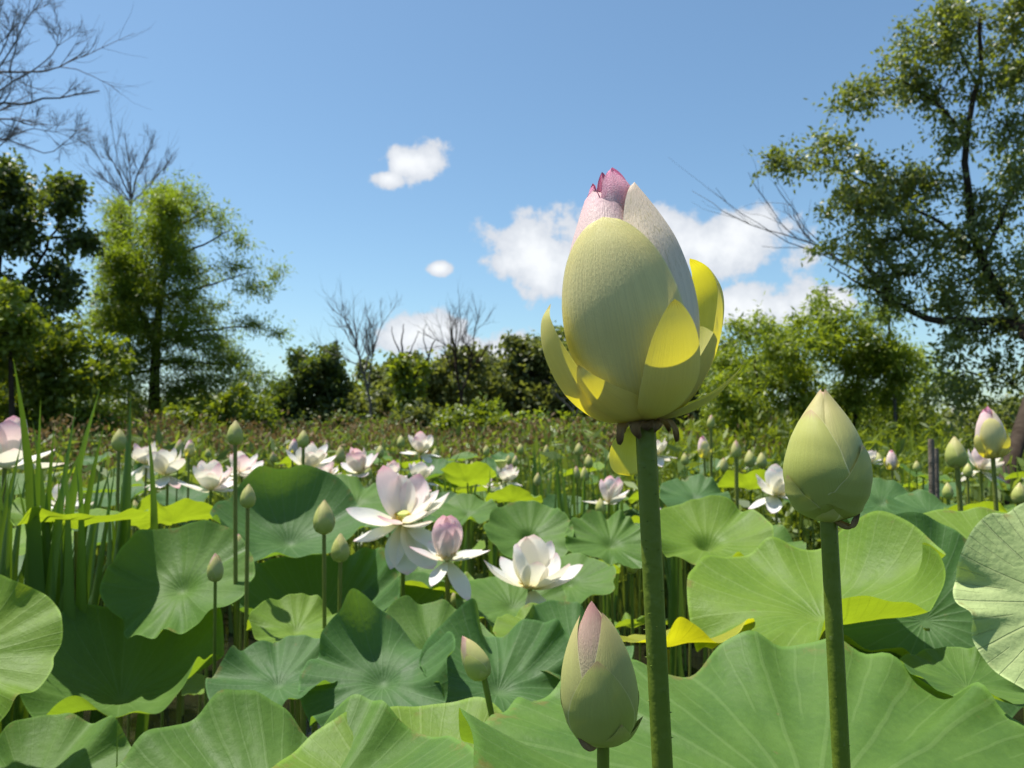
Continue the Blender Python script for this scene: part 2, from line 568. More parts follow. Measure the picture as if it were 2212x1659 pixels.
def petal_mesh(name, mat, cl, W, cup, phi=0.0, b0=.3, vm=.45, p=2.2, q=.75, nu=17, nv=33, offset=0.0, curl=0.0, wrinkle=0.0, seed=0, skew=0.0, scale=1.0, tipcurl=0.0):
    """cl: centreline [(radius, height)]; W half width; cup: radius of the cross-section, scalar or list along v; phi: azimuth in degrees (0 = -Y, 90 = +X)"""
    C = spline(cl, nv)
    T = np.gradient(C, axis=0)
    T /= np.linalg.norm(T, axis=1)[:, None]
    N = np.stack([-T[:, 1], T[:, 0]], 1)
    v = np.linspace(0, 1, nv)
    wd = W * wprof(v, b0, vm, p, q) + W * 0.004
    Rc = np.interp(v, np.linspace(0, 1, len(cup)), cup) if isinstance(cup, (list, tuple)) else np.full(nv, float(cup))
    u = np.linspace(-1, 1, nu)
    th = np.clip(u[None, :] * wd[:, None] / Rc[:, None], -2.6, 2.6)
    lat = Rc[:, None] * np.sin(th)
    inn = Rc[:, None] * (1 - np.cos(th)) - offset
    inn = inn - curl * wd[:, None] * np.abs(u[None, :]) ** 5 * np.clip(v[:, None] * 1.6 - .3, 0, 1)
    inn = inn - tipcurl * W * np.clip((v[:, None] - .8) / .2, 0, 1) ** 2
    if wrinkle:
        r = np.random.default_rng(seed)
        for k in range(6):
            a, b, c = r.uniform(3, 9), r.uniform(4, 14), r.uniform(0, 6.28)
            inn = inn + wrinkle * np.sin(a * u[None, :] + b * v[:, None] + c) / (1 + .3 * k) * np.clip(v[:, None] * 1.5, 0, 1)
    sk = skew * v[:, None] ** 2
    rr = C[:, 0][:, None] + N[:, 0][:, None] * inn
    zz = C[:, 1][:, None] + N[:, 1][:, None] * inn
    lt = lat + sk
    f = R_(phi)
    er, et = (math.sin(f), -math.cos(f)), (math.cos(f), math.sin(f))
    V = np.stack([rr * er[0] + lt * et[0], rr * er[1] + lt * et[1], zz], -1).reshape(-1, 3) * scale
    uvu, uvv = np.meshgrid(u * .5 + .5, v)
    return mesh_np(name, V, grid_faces(nu, nv), mat, np.stack([uvu, uvv], -1).reshape(-1, 2))


def stalk_mesh(name, p0, p1, r0, r1, bend=(0, 0), mat=None, n=26, seg=14, prickle=0, seed=1):
    """p0 (top) to p1 (bottom), relative coordinates"""
    t = np.linspace(0, 1, n)[:, None]
    a, b = np.array(p0, float), np.array(p1, float)
    pts = a * (1 - t) + b * t
    pts[:, 0] += bend[0] * np.sin(np.pi * t[:, 0])
    pts[:, 1] += bend[1] * np.sin(np.pi * t[:, 0])
    r = np.random.default_rng(seed)
    rad = np.linspace(r0, r1, n) * (1 + .025 * np.sin(np.linspace(0, 17, n) + r.uniform(0, 6)))
    mb = MB()
    V, F = tube_arrays(pts, rad, seg)
    mb.add(V, F)
    for k in range(prickle):
        i = r.uniform(0.0, .62)
        c = a * (1 - i) + b * i
        c[0] += bend[0] * math.sin(math.pi * i)
        c[1] += bend[1] * math.sin(math.pi * i)
        an = r.uniform(0, 6.28)
        d = np.array([math.cos(an), math.sin(an), .15])
        rd = r0 + (r1 - r0) * i
        mb.tube([c + d * rd * .93, c + d * rd * 1.16], [rd * .085, rd * .01], 5)
    return mb.mesh(name, mat or M['stem'])


def blob_core(name, prof, mat, seg=24, n=24, scale=1.0):
    """solid of revolution through [(r, z)], closes the inside of a bud"""
    C = spline(prof, n)
    a = np.linspace(0, 2 * np.pi, seg, endpoint=False)
    V = np.stack([C[:, 0][:, None] * np.sin(a), -C[:, 0][:, None] * np.cos(a), np.repeat(C[:, 1][:, None], seg, 1)], -1).reshape(-1, 3) * scale
    uv = np.stack(np.broadcast_arrays((a / (2 * np.pi))[None, :], np.linspace(0, 1, n)[:, None]), -1).reshape(-1, 2)
    return mesh_np(name, V, grid_faces(seg, n, True), mat, uv)


# ------------------------------------------------------------------ the large opening lotus
HPROF = [(8, 0), (80, 40), (122, 95), (143, 180), (147, 235), (140, 300), (122, 375), (98, 430), (70, 480), (40, 530)]


def prof_r(z):
    return np.interp(z, [q[1] for q in HPROF], [q[0] for q in HPROF])


def prof_cl(ztop, off=0.0, rtop=None, n=9):
    zs = np.linspace(0, ztop, n)
    pts = [(max(4, prof_r(z) + off * min(1, z / 60)), z) for z in zs]
    if rtop is not None:
        pts[-1] = (rtop, ztop)
    return pts


def opening_parts(res=1.0):
    S = 0.40 / FPX
    nu, nv = int(23 * res) | 1, int(49 * res) | 1
    out = []
    cupb = [60, 110, 140, 147, 140, 122, 98, 70, 52]
    def add(nm, mat, cl, W, cup, phi, **k):
        out.append((nm, petal_mesh(nm, M[mat], cl, W, cup, phi, nu=nu, nv=nv, scale=S, **k)))
    out.append(('light_block_core', blob_core('light_block_core', [(6, 6), (50, 45), (90, 120), (104, 220), (92, 330), (66, 420), (40, 460), (2, 474)], M['core'], int(28 * res), int(26 * res), S)))  # unseen opaque filler for the packed inner petals, added to block light passing through
    # pink crumpled tips rising from the mouth
    add('petal', 'tip_pink', [(20, 300), (50, 430), (46, 492), (14, 548)], 66, 56, 34, q=.85, vm=.6, wrinkle=2.6, seed=4, skew=-10)
    add('petal', 'tip_pink', [(20, 300), (54, 440), (56, 492), (44, 520)], 40, 34, -62, q=.7, vm=.62, wrinkle=3.2, seed=5, curl=.3, skew=-6)
    add('petal', 'tip_pink', [(20, 300), (40, 430), (40, 500), (30, 540)], 28, 40, -40, q=.9, vm=.55, wrinkle=3.0, seed=6)
    add('petal', 'tip_pink', [(20, 300), (46, 430), (44, 495), (30, 520)], 60, 50, 140, q=.9, vm=.55, wrinkle=2.6, seed=8)
    add('petal', 'tip_pink', [(20, 300), (46, 430), (44, 490), (30, 512)], 60, 50, -140, q=.9, vm=.55, wrinkle=2.6, seed=9)
    # closed petals
    add('petal', 'inner_l', prof_cl(508, -9, 44), 170, [c - 8 for c in cupb], -165, q=.6, vm=.5)
    add('petal', 'inner_r', prof_cl(505, -8, 46), 170, [c - 7 for c in cupb], 140, q=.6, vm=.5)
    add('petal', 'inner_l', prof_cl(504, -4, 50), 190, [c - 4 for c in cupb], -46, q=.42, vm=.55, wrinkle=.8, seed=2, skew=-14)
    add('petal', 'inner_r', prof_cl(512, -1, 50), 172, [c - 1 for c in cupb], 66, q=.62, vm=.45, skew=0)
    add('petal', 'sepal', [(4, 0), (62, 22), (104, 58), (131, 110), (147, 180), (151, 240), (143, 305), (127, 365), (106, 412), (96, 430)], 152, [60, 110, 140, 150, 150, 144, 140], -18, q=.62, vm=.48, b0=.22, p=2.1, skew=-14)
    # spreading outer petals
    add('petal', 'spread', [(6, -2), (100, 12), (168, 76), (202, 165), (200, 235), (176, 272)], 74, [60, 72, 72, 62, 50], -76, q=.8, vm=.5, b0=.35, p=1.9)
    add('petal', 'spread', [(6, -3), (80, 10), (134, 46), (164, 96), (168, 132)], 80, [58, 84, 80, 66], -50, q=.85, vm=.45, b0=.35, p=1.7, skew=-10)
    add('petal', 'spread', [(6, -4), (92, 14), (154, 58), (182, 112), (196, 174), (196, 230)], 72, [64, 88, 90, 86, 80], 17, q=.76, vm=.5, b0=.38, p=2.0)
    add('petal', 'spread', [(6, -3), (90, 18), (160, 90), (205, 180), (218, 255), (196, 312), (160, 342)], 92, [64, 84, 84, 74, 62], 104, q=.75, vm=.58, b0=.35, p=2.0)
    add('petal', 'spread', [(6, -2), (84, 20), (144, 84), (176, 156), (180, 200)], 70, [64, 84, 80, 70], 70, q=.85, vm=.45, b0=.4, p=1.8)
    add('petal', 'spread', [(6, -6), (88, 2), (152, 28), (204, 72), (220, 92)], 52, [60, 70, 62], 84, q=.95, vm=.4, b0=.4, p=1.5)
    add('petal', 'spread', [(6, -4), (84, 20), (140, 90), (170, 170), (172, 210)], 66, [64, 84, 70], -168, q=.8, vm=.5, b0=.35)
    return out


HB = P(1393, 908, .40)
hero = thing('lotus_flower', 'large half-open lotus on a thick stalk, yellow-green outer petals and crumpled pink tip', 'lotus flower', (HB.x, HB.y, 0))
hero_parts = opening_parts(1.0)
HLEAN = (0.02, R_(-7.6), 0)
for nm, me in hero_parts:
    obj(nm, me, hero, (0, 0, HB.z), HLEAN)
SC = 0.40 / FPX
# withered sepals at the top of the stalk
for k, (phi, cl, W, seed) in enumerate([(-66, [(12, 0), (34, -3), (50, -14), (60, -52)], 20, 1), (-34, [(12, -1), (34, -3), (46, -14), (44, -40)], 17, 2), (-8, [(12, -1), (28, -3), (36, -9), (34, -22)], 20, 4), (30, [(12, -1), (30, -3), (38, -10), (40, -26)], 18, 5), (62, [(12, 0), (38, -2), (54, -10), (66, -46)], 22, 3), (100, [(12, 0), (34, -3), (48, -9), (58, -24)], 18, 6)]):
    obj('withered_sepal', petal_mesh('withered_sepal', M['dead'], cl, W, [22, 30, 18, 10], phi, b0=.9, vm=.5, p=1.6, q=.8, wrinkle=2.0, seed=seed, scale=SC, nu=13, nv=21, skew=[-9, 6, 4, -6, 9, 5][k]), hero, (0, 0, HB.z))
obj('hanging_petal', petal_mesh('hanging_petal', M['spread'], [(10, -14), (40, -40), (56, -76), (56, -122)], 46, 80, -150, b0=.5, vm=.6, q=.35, p=3, scale=SC), hero, (0, 0, HB.z))['label'] = 'pale fallen petal hanging beside the stalk'
pb = P(1432, 1900, .395)
obj('stalk', stalk_mesh('stalk', (0, 0, HB.z + .002), (.084, 0, -.3), 22.0 * SC, 26 * SC, (-.004, .0), M['stem'], n=60, seg=24, prickle=220), hero)

# ------------------------------------------------------------------ closed buds


def bud_parts(S, kind=0, res=1.0):
    """closed bud one unit = 1/285 of its height; S scales units to metres"""
    nu, nv = int(21 * res) | 1, int(41 * res) | 1
    if kind == 0:
        prof = [(14, 0), (56, 18), (78, 58), (86, 100), (82, 142), (66, 190), (44, 232), (20, 264), (3, 288)]
    else:
        prof = [(14, 0), (50, 14), (70, 50), (79, 95), (77, 140), (66, 185), (50, 228), (28, 268), (3, 303)]
    H = prof[-1][1]
    def pr_(z):
        return float(np.interp(z, [q[1] for q in prof], [q[0] for q in prof]))
    def cl(zt, off, n=10, shrink=1.0):
        zs = np.linspace(0, zt, n)
        return [(max(1.5, pr_(z) * shrink + off * min(1, z / 25) * min(1, pr_(z) / 25)), z) for z in zs]
    def cup(zt, off, n=12):
        return [max(14, pr_(z) + off) for z in np.linspace(0, zt, n)]
    out = []
    def add(nm, mat, zt, W, phi, off, **k):
        out.append((nm, petal_mesh(nm, M[mat], cl(zt, off), W, cup(zt, off), phi, nu=nu, nv=nv, scale=S, **k)))
    out.append(('bud_core', blob_core('bud_core', [(q[0] * .92, q[1] * .97) for q in prof], M['core_green'], int(28 * res), int(28 * res), S)))
    if kind == 0:
        add('sepal', 'budg2', H - 2, 128, 40, 0.3, b0=.3, vm=.38, p=1.7, q=.95)
        add('sepal', 'budg2', H - 3, 128, -80, 0.6, b0=.3, vm=.38, p=1.7, q=.95)
        add('sepal', 'budg2', H - 6, 118, 170, 0.3, b0=.3, vm=.38, p=1.7, q=.95)
        add('sepal', 'budg', H - 46, 112, -62, 3.6, b0=.3, vm=.40, p=2.0, q=.85)
        add('sepal', 'budg', 168, 92, 42, 5.2, b0=.3, vm=.35, p=1.5, q=1.0)
        add('sepal', 'budg', 104, 60, -78, 7.0, b0=.4, vm=.3, p=1.6, q=.9)
        add('sepal', 'budg', 150, 80, 150, 3.2, b0=.3, vm=.4, p=1.8, q=.9)
    else:
        add('sepal', 'budpink', H - 1, 96, -14, 0.2, b0=.3, vm=.40, p=1.7, q=1.0)
        add('sepal', 'budg2', H - 24, 112, 50, 3.2, b0=.3, vm=.40, p=1.6, q=1.05)
        add('sepal', 'budg2', H - 30, 104, -92, 2.4, b0=.3, vm=.40, p=1.6, q=1.05)
        add('sepal', 'budg2', H - 26, 110, 170, 1.2, b0=.3, vm=.40, p=1.6, q=1.0)
        add('sepal', 'budg', 198, 80, -4, 6.0, b0=.35, vm=.42, p=1.8, q=.9)
        add('sepal', 'budg', 70, 46, 24, 8.0, b0=.45, vm=.28, p=1.4, q=1.0)
        add('sepal', 'budg', 110, 60, 86, 4.2, b0=.4, vm=.35, p=1.6, q=1.0)
        add('sepal', 'budg', 120, 60, -104, 3.4, b0=.4, vm=.35, p=1.7, q=.9)
    return out


def add_bud(parts, label, base, lean, S, rs, group=None, dead=True, stem_to=None, bend=(0, 0), rotz=0.0, prickle=0, scale=1.0, stalk_shared=None, stem=None, seed=1):
    o = thing('lotus_bud', label, 'lotus bud', (base.x, base.y, 0), group)
    for nm, me in parts:
        obj(nm, me, o, (0, 0, base.z), (lean[0], lean[1], rotz), (scale,) * 3)
    bt = stem_to or (random.uniform(-.05, .05), random.uniform(-.03, .05))
    sm = stalk_mesh('stalk', (0, 0, base.z + .002 * scale), (bt[0], bt[1], -.3), rs, rs * 1.15, bend, stem or M['stem'], n=30, seg=12 if rs > .0035 else 8, prickle=prickle, seed=seed)
    obj('stalk', sm, o)
    return o


S2 = .43 / FPX
b2 = P(1790, 1128, .43)
bud_a = bud_parts(S2, 0, 1.2)
o = add_bud(bud_a, 'large closed green bud right of the big half-open lotus', b2, (0.0, R_(-1.2), 0), S2, 17.5 * S2, stem_to=(.018, .0), bend=(.010, 0), prickle=120, rotz=0, seed=3)
obj('withered_sepal', petal_mesh('withered_sepal', M['dead'], [(8, 2), (34, -12), (52, -8), (62, 24)], 22, 16, 52, b0=.6, vm=.4, q=.9, wrinkle=2.2, seed=3, scale=S2, nu=13, nv=21), o, (0, 0, b2.z))
S3 = .44 / FPX
b3 = P(1303, 1606, .44)
bud_b = bud_parts(S3, 1, 1.2)
o = add_bud(bud_b, 'closed pink-tipped bud standing low in front of the thick stalk', b3, (0.05, R_(-4.5), 0), S3, 13.5 * S3, stem_to=(-.01, .0), prickle=20, seed=5)
obj('withered_sepal', petal_mesh('withered_sepal', M['dead'], [(8, 4), (40, -6), (58, 10), (68, 38)], 30, 22, -58, b0=.6, vm=.4, q=.8, wrinkle=2.0, seed=5, scale=S3, nu=13, nv=21), o, (0, 0, b3.z))
obj('sepal', petal_mesh('sepal', M['budg'], [(8, 0), (46, 6), (66, 24), (84, 60)], 26, 24, 84, b0=.5, vm=.4, q=.9, scale=S3, nu=13, nv=21), o, (0, 0, b3.z))

small_bud = bud_parts(.078 / 288, 0, .55)      # 78 mm tall
small_bud_b = bud_parts(.078 / 303, 1, .55)
# x, tip y, base y, distance, lean(deg to the right), label, radius of stalk px, colour kind
buds = [
    (1022, 1372, 1462, .80, -28, 'small closed bud leaning left above the front leaf edge', 9, 1, (.022, 0.0)),
    (700, 1080, 1155, 1.42, 0, 'closed green bud rising left of the large open lotus', 6, 0, (.012, .02)),
    (735, 1152, 1215, 1.46, 0, 'dull green bud beside and just below its taller neighbour', 6, 0, (0, 0)),
    (465, 1195, 1257, 1.26, 0, 'bud on a thin stalk before the large pale leaf at left', 5, 1, (.005, .02)),
    (508, 907, 962, 1.5, 0, 'tallest closed bud in front of the cypress', 6, 0, (.02, 0)),
    (535, 1045, 1098, 1.4, 2, 'grey-green bud below the pink blooms at left', 6, 0, (.006, 0)),
    (517, 1153, 1190, 1.6, -4, 'tiny bud crossing the thick stalk below the tallest bud', 5, 1, (0, 0)),
    (655, 928, 968, 2.6, 0, 'green bud standing over the wide white bloom', 5, 0, (.01, 0)),
    (257, 925, 975, 2.2, 0, 'grey bud seen between the sword-shaped blade tips', 5, 0, (0, 0)),
    (148, 1030, 1073, 2.3, 0, 'pale bud among the sword-shaped blades', 5, 1, (0, 0)),
    (290, 1080, 1120, 2.8, 0, 'small bud against the leaf right of the blades', 4, 0, (0, 0)),
    (2068, 942, 1012, 1.75, -3, 'plump green bud beside the half-open bloom at far right', 7, 0, (.035, 0)),
    (2048, 1042, 1078, 2.7, 0, 'small bud below the plump bud at far right', 5, 0, (.04, 0)),
    (1590, 950, 990, 2.9, 0, 'brownish bud between the thick stalk and the large right bud', 6, 1, (0, 0)),
    (984, 1272, 1310, 2.2, 0, 'tiny pale bud low under the pink cup bloom', 5, 1, (0, 0)),
    (1365, 1202, 1240, 2.3, 0, 'small bud half hidden by the thick stalk', 5, 0, (0, 0)),
    (1297, 1076, 1112, 2.7, 0, 'dull bud under the pink bloom left of the thick stalk', 5, 0, (0, 0)),
    (2090, 1000, 1032, 2.8, 8, 'small bud tucked under the far-right bloom', 4, 0, (0, 0)),
    (2200, 1042, 1090, 2.0, 6, 'bud cut by the right edge of the picture', 5, 0, (0, 0)),
    (1535, 895, 925, 3.6, 4, 'faint bud above the others against the willow', 5, 1, (0, 0)),
]
for i, (x, y0, y1, d, ln, lab, rpx, kd, to) in enumerate(buds):
    b = P(x, y1, d)
    if i == 0:
        b = P(1046, 1468, d)
    hgt = (y1 - y0) / FPX * d / math.cos(R_(ln))
    add_bud(small_bud_b if kd else small_bud, lab, b, (0, R_(ln), 0), 1, max(.0022, rpx * d / FPX * .72), None, False, stem_to=(to[0] * 2, to[1]), bend=(.085, 0) if i == 0 else (0, 0), rotz=random.uniform(-.6, .6), scale=hgt / .078, stem=M['stem_y'] if i % 3 else M['stem'], seed=i)
far_buds = [(385, 985, 4.2), (1250, 985, 5.2), (1272, 1012, 4.6), (1262, 1040, 4.2), (1620, 1010, 4.0), (1646, 1012, 4.4), (1112, 1008, 5.4), (1124, 982, 6.0), (866, 968, 5.2), (735, 1000, 4.2), (820, 990, 5.0), (1098, 1006, 6.2), (1246, 1036, 4.0), (1050, 985, 6.5), (940, 995, 5.6), (1180, 985, 6.4), (1320, 1000, 5.0), (1480, 1005, 5.0), (1565, 1020, 4.4), (1900, 1010, 4.6), (1980, 1020, 4.8), (590, 1000, 5.0), (450, 990, 5.6), (330, 975, 6.0), (705, 975, 6.2), (1020, 1020, 5.0), (795, 1035, 4.0), (1160, 1050, 4.0)]
for i, (x, y1, d) in enumerate(far_buds):
    b = P(x, y1, d)
    add_bud(small_bud_b if i % 3 == 0 else small_bud, 'tiny far bud among the reeds of the pond', b, (0, R_(random.uniform(-6, 6)), 0), 1, .0038, 'far buds among the reeds', False, rotz=random.uniform(0, 6), scale=random.uniform(.9, 1.25), seed=i)

# ------------------------------------------------------------------ open flowers
FP = {}


def open_petal(nm, mat, cl, W, cup, **k):
    # extends along +X from the base, concave side up; reuse petal_mesh with phi = 90
    return petal_mesh(nm, M[mat], cl, W, cup, 90, nu=11, nv=17, **k)


for mt in ('petal_w', 'petal_p'):
    FP['in_' + mt] = open_petal('petal', mt, [(0, 0), (.03, -.007), (.06, -.008), (.085, -.004), (.102, .004)], .036, .050, b0=.22, vm=.55, p=2.2, q=.78)
    FP['mid_' + mt] = open_petal('petal', mt, [(0, 0), (.035, -.006), (.07, -.003), (.098, .012)], .033, .05, b0=.22, vm=.52, p=2.2, q=.75)
    FP['out_' + mt] = open_petal('petal', mt, [(0, 0), (.035, -.003), (.075, .001), (.104, .008)], .027, .045, b0=.2, vm=.5, p=1.9, q=.85)
rec = blob_core('receptacle', [(.004, 0), (.008, .008), (.0125, .02), (.0135, .026), (.0128, .0275), (.001, .0275)], M['pod'], 16, 14)
_mb = MB()
for k in range(90):
    a, e = random.uniform(0, 6.28), random.uniform(.5, 1.2)
    d = np.array([math.cos(a) * math.cos(e), math.sin(a) * math.cos(e), math.sin(e)])
    _mb.tube([d * .006, d * .018 + [0, 0, .002], d * .03 + [0, 0, .002 * random.uniform(-1, 1)]], [.0006, .0005, .0009], 4)
stm = _mb.mesh('stamens', M['stamen'])


def add_flower(label, px, py, d, scale, petals, pink=0.3, lean=(0, 0), group=None, stem_to=(0, 0), rs=.005, seed=0, name='lotus_flower'):
    r = random.Random(seed)
    b = P(px, py, d)
    o = thing(name, label, 'lotus flower', (b.x, b.y, 0), group)
    Rb = Matrix.Rotation(lean[0], 4, 'X') @ Matrix.Rotation(lean[1], 4, 'Y')
    for kd, phi, el, ln in petals:
        mt = 'petal_p' if (kd == 'in' and r.random() < pink) or r.random() < pink * .25 else 'petal_w'
        me = FP[kd + '_' + mt]
        a = R_(phi - 90)
        Mx = Rb @ Matrix.Rotation(a, 4, 'Z') @ Matrix.Rotation(-R_(el), 4, 'Y') @ Matrix.Rotation(R_(r.uniform(-8, 8)), 4, 'X')
        off = Rb @ Vector((math.cos(a) * .008, math.sin(a) * .008, .004 if kd != 'out' else 0)) * scale
        c = obj('petal', me, o, (off.x, off.y, b.z + off.z), Mx.to_euler(), (scale * ln, scale * ln * r.uniform(.9, 1.1), scale * ln))
    e = Rb.to_euler()
    obj('receptacle', rec, o, (0, 0, b.z), e, (scale,) * 3)
    obj('stamens', stm, o, (0, 0, b.z), e, (scale,) * 3)
    obj('stalk', stalk_mesh('stalk', (0, 0, b.z + .001), (stem_to[0], stem_to[1], -.3), rs, rs * 1.15, (r.uniform(-.01, .01), 0), M['stem'] if seed % 2 else M['stem_y'], n=20, seg=9, seed=seed), o)
    return o


F1 = [('in', -125, 66, 1.3), ('in', -30, 28, .8), ('in', 42, 32, .85), ('in', 100, 42, 1.0), ('in', 150, 58, 1.1), ('in', -170, 58, 1.05), ('in', 75, 46, .95),
      ('mid', -80, 12, 1.25), ('mid', 84, 30, 1.25), ('mid', 40, 12, 1.0), ('mid', 150, 42, 1.1), ('mid', -150, 50, 1.0),
      ('mid', -64, -20, 1.1), ('mid', 14, -64, 1.15), ('mid', 46, -48, 1.25), ('out', -22, -62, .95), ('out', 66, -30, 1.05)]
F2 = [('in', -90, 82, .92), ('in', -35, 78, .88), ('in', 35, 78, .88), ('in', 95, 82, .92), ('in', 160, 80, .98), ('in', -150, 80, .98), ('in', 5, 84, .9),
      ('out', -80, 22, .85), ('out', -22, -30, .75), ('out', 80, 14, .95), ('out', 40, -48, 1.0), ('out', -150, 10, .9), ('out', 130, 0, .9)]
F3 = [('in', -62, 72, 1.05), ('in', 12, 60, .85), ('in', 72, 62, .95), ('in', 120, 66, 1.05), ('in', -150, 76, 1.05), ('in', 175, 78, 1.1), ('mid', 60, 36, 1.1),
      ('mid', 85, 24, 1.2), ('mid', -82, 26, 1.15), ('out', 42, -50, 1.25), ('out', 10, -70, .6), ('mid', 140, 30, 1.0), ('out', -140, 20, 1.0)]


def rand_flower(seed, openness=.5):
    r = random.Random(seed)
    L = []
    p0 = r.uniform(0, 60)
    for k in range(6):
        L.append(('in', p0 + k * 60 + r.uniform(-12, 12), r.uniform(48, 78) if openness > .4 else r.uniform(66, 84), r.uniform(.85, 1.1)))
    for k in range(5):
        L.append(('mid', p0 + 30 + k * 72 + r.uniform(-15, 15), r.uniform(15, 60) if openness > .4 else r.uniform(50, 75), r.uniform(.9, 1.1)))
    for k in range(5):
        L.append(('out', p0 + k * 72 + r.uniform(-20, 20), r.uniform(-60, 25) if openness > .4 else r.uniform(-10, 40), r.uniform(.85, 1.05)))
    return L


add_flower('large open white lotus with a drooping lower petal, nearest the centre', 871, 1132, 1.75, 1.0, F1, .45, (R_(14), 0), stem_to=(0, 0), seed=1)
add_flower('pink cup-shaped lotus with two white petals spread flat', 966, 1212, 1.62, .90, F2, 1.0, (R_(8), 0), seed=2)
add_flower('white lotus with one long drooping petal, lowest of the open blooms', 1145, 1274, 1.6, .95, F3, .12, (R_(10), R_(3)), seed=3)
fl = [
    (10, 1012, 1.75, 1.15, 'pink and white bloom cut by the left edge', .8, .3),
    (362, 1028, 2.9, 1.0, 'white bloom left of centre with petals hanging down', .3, .7),
    (316, 1004, 3.2, .9, 'small pink-tipped bloom right of the blade tips', .5, .5),
    (455, 1060, 2.5, .95, 'pink-tipped bloom with a long petal pointing left', .6, .7),
    (522, 1026, 2.9, .9, 'pink bloom crossed by the tallest bud stalk', .9, .6),
    (664, 1014, 2.9, 1.05, 'wide white bloom seen from behind under the green bud', .1, .9),
    (706, 1030, 3.4, .7, 'small pink bloom tucked against the wide white bloom', .8, .7),
    (778, 1022, 3.1, .98, 'round white bloom with yellow lower petals', .35, .3),
    (845, 1034, 3.5, .75, 'small pale bloom behind the large open lotus', .5, .3),
    (905, 1040, 3.3, .85, 'white bloom behind the upper petals of the large open lotus', .3, .6),
    (910, 980, 4.0, 1.0, 'pink-tipped bloom standing highest over the brown weeds', .7, .6),
    (1092, 1042, 4.2, .95, 'white bloom in the reeds right of the green seed pod', .1, .6),
    (1055, 1052, 4.5, .5, 'tiny half-closed pink bloom in the reeds', .9, .2),
    (1315, 1088, 2.9, .95, 'pink bloom left of the thick stalk', .8, .4),
    (1676, 1072, 2.5, .95, 'white bloom touching the large closed bud', .0, .5),
    (2118, 1016, 2.9, .85, 'pink and white bloom behind the far-right buds', .7, .7),
    (1432, 1130, 2.6, .5, 'pale bloom peeking out right of the thick stalk', .5, .4),
    (1420, 985, 3.5, .8, 'white bloom mostly hidden by the thick stalk top', .1, .7),
    (1884, 1062, 3.2, .5, 'small pink bloom just right of the large closed bud', .9, .2),
    (142, 1100, 2.5, .8, 'white bloom glimpsed low among the blades', .2, .6),
    (1880, 1000, 3.6, .55, 'pale bloom behind the right shoulder of the large closed bud', .1, .3),
]
for i, (x, y, d, sc, lab, pk, op) in enumerate(fl):
    add_flower(lab, x, y, d, sc, rand_flower(40 + i, op), pk * .6, (R_(random.uniform(-6, 14)), R_(random.uniform(-12, 12))), seed=60 + i, rs=.0048)

# half-open flowers like the large one
half = opening_parts(.5)
for i, (x, y, d, sc, lab, ln, rz, to) in enumerate([
        (2145, 990, 1.95, 1.0, 'half-open yellow and pink bloom at far right', -6, .1, (.05, 0)),
        (1522, 990, 3.2, .72, 'small half-open bloom right of the big lotus petals', -8, .6, (.02, 0)),
        (1927, 1016, 3.4, .68, 'small half-open bloom right of the large closed bud', 2, 2.0, (0, 0)),
        (408, 988, 4.0, .72, 'small half-open yellow bloom before the cypress trunk', 4, 1.2, (0, 0)),
        (632, 985, 4.4, .75, 'far half-open bloom left of the green bud', -4, 3.0, (0, 0)),
        (676, 982, 4.8, .62, 'far half-open bloom right of the green bud', 4, 4.0, (0, 0))]):
    b = P(x, y, d)
    o = thing('lotus_flower', lab, 'lotus flower', (b.x, b.y, 0))
    for nm, me in half:
        obj(nm, me, o, (0, 0, b.z), (0, R_(ln), rz), (sc,) * 3)
    obj('stalk', stalk_mesh('stalk', (0, 0, b.z), (to[0], to[1], -.3), .0055, .006, (0, 0), M['stem_y'], n=20, seg=9, seed=i), o)

# seed pod
b = P(1083, 1012, 4.2)
o = tag(thing('lotus_seed_pod', 'green flat-topped seed pod on a stalk in the reeds', 'seed pod', (b.x, b.y, 0)), 'green flat-topped seed pod on a stalk in the reeds', 'seed pod')
obj('pod', rec, o, (0, 0, b.z), None, (2.6, 2.6, 1.6))
obj('stalk', stalk_mesh('stalk', (0, 0, b.z), (0, 0, -.3), .005, .006, (0, 0), M['stem_y']), o)

# ------------------------------------------------------------------ lotus leaves


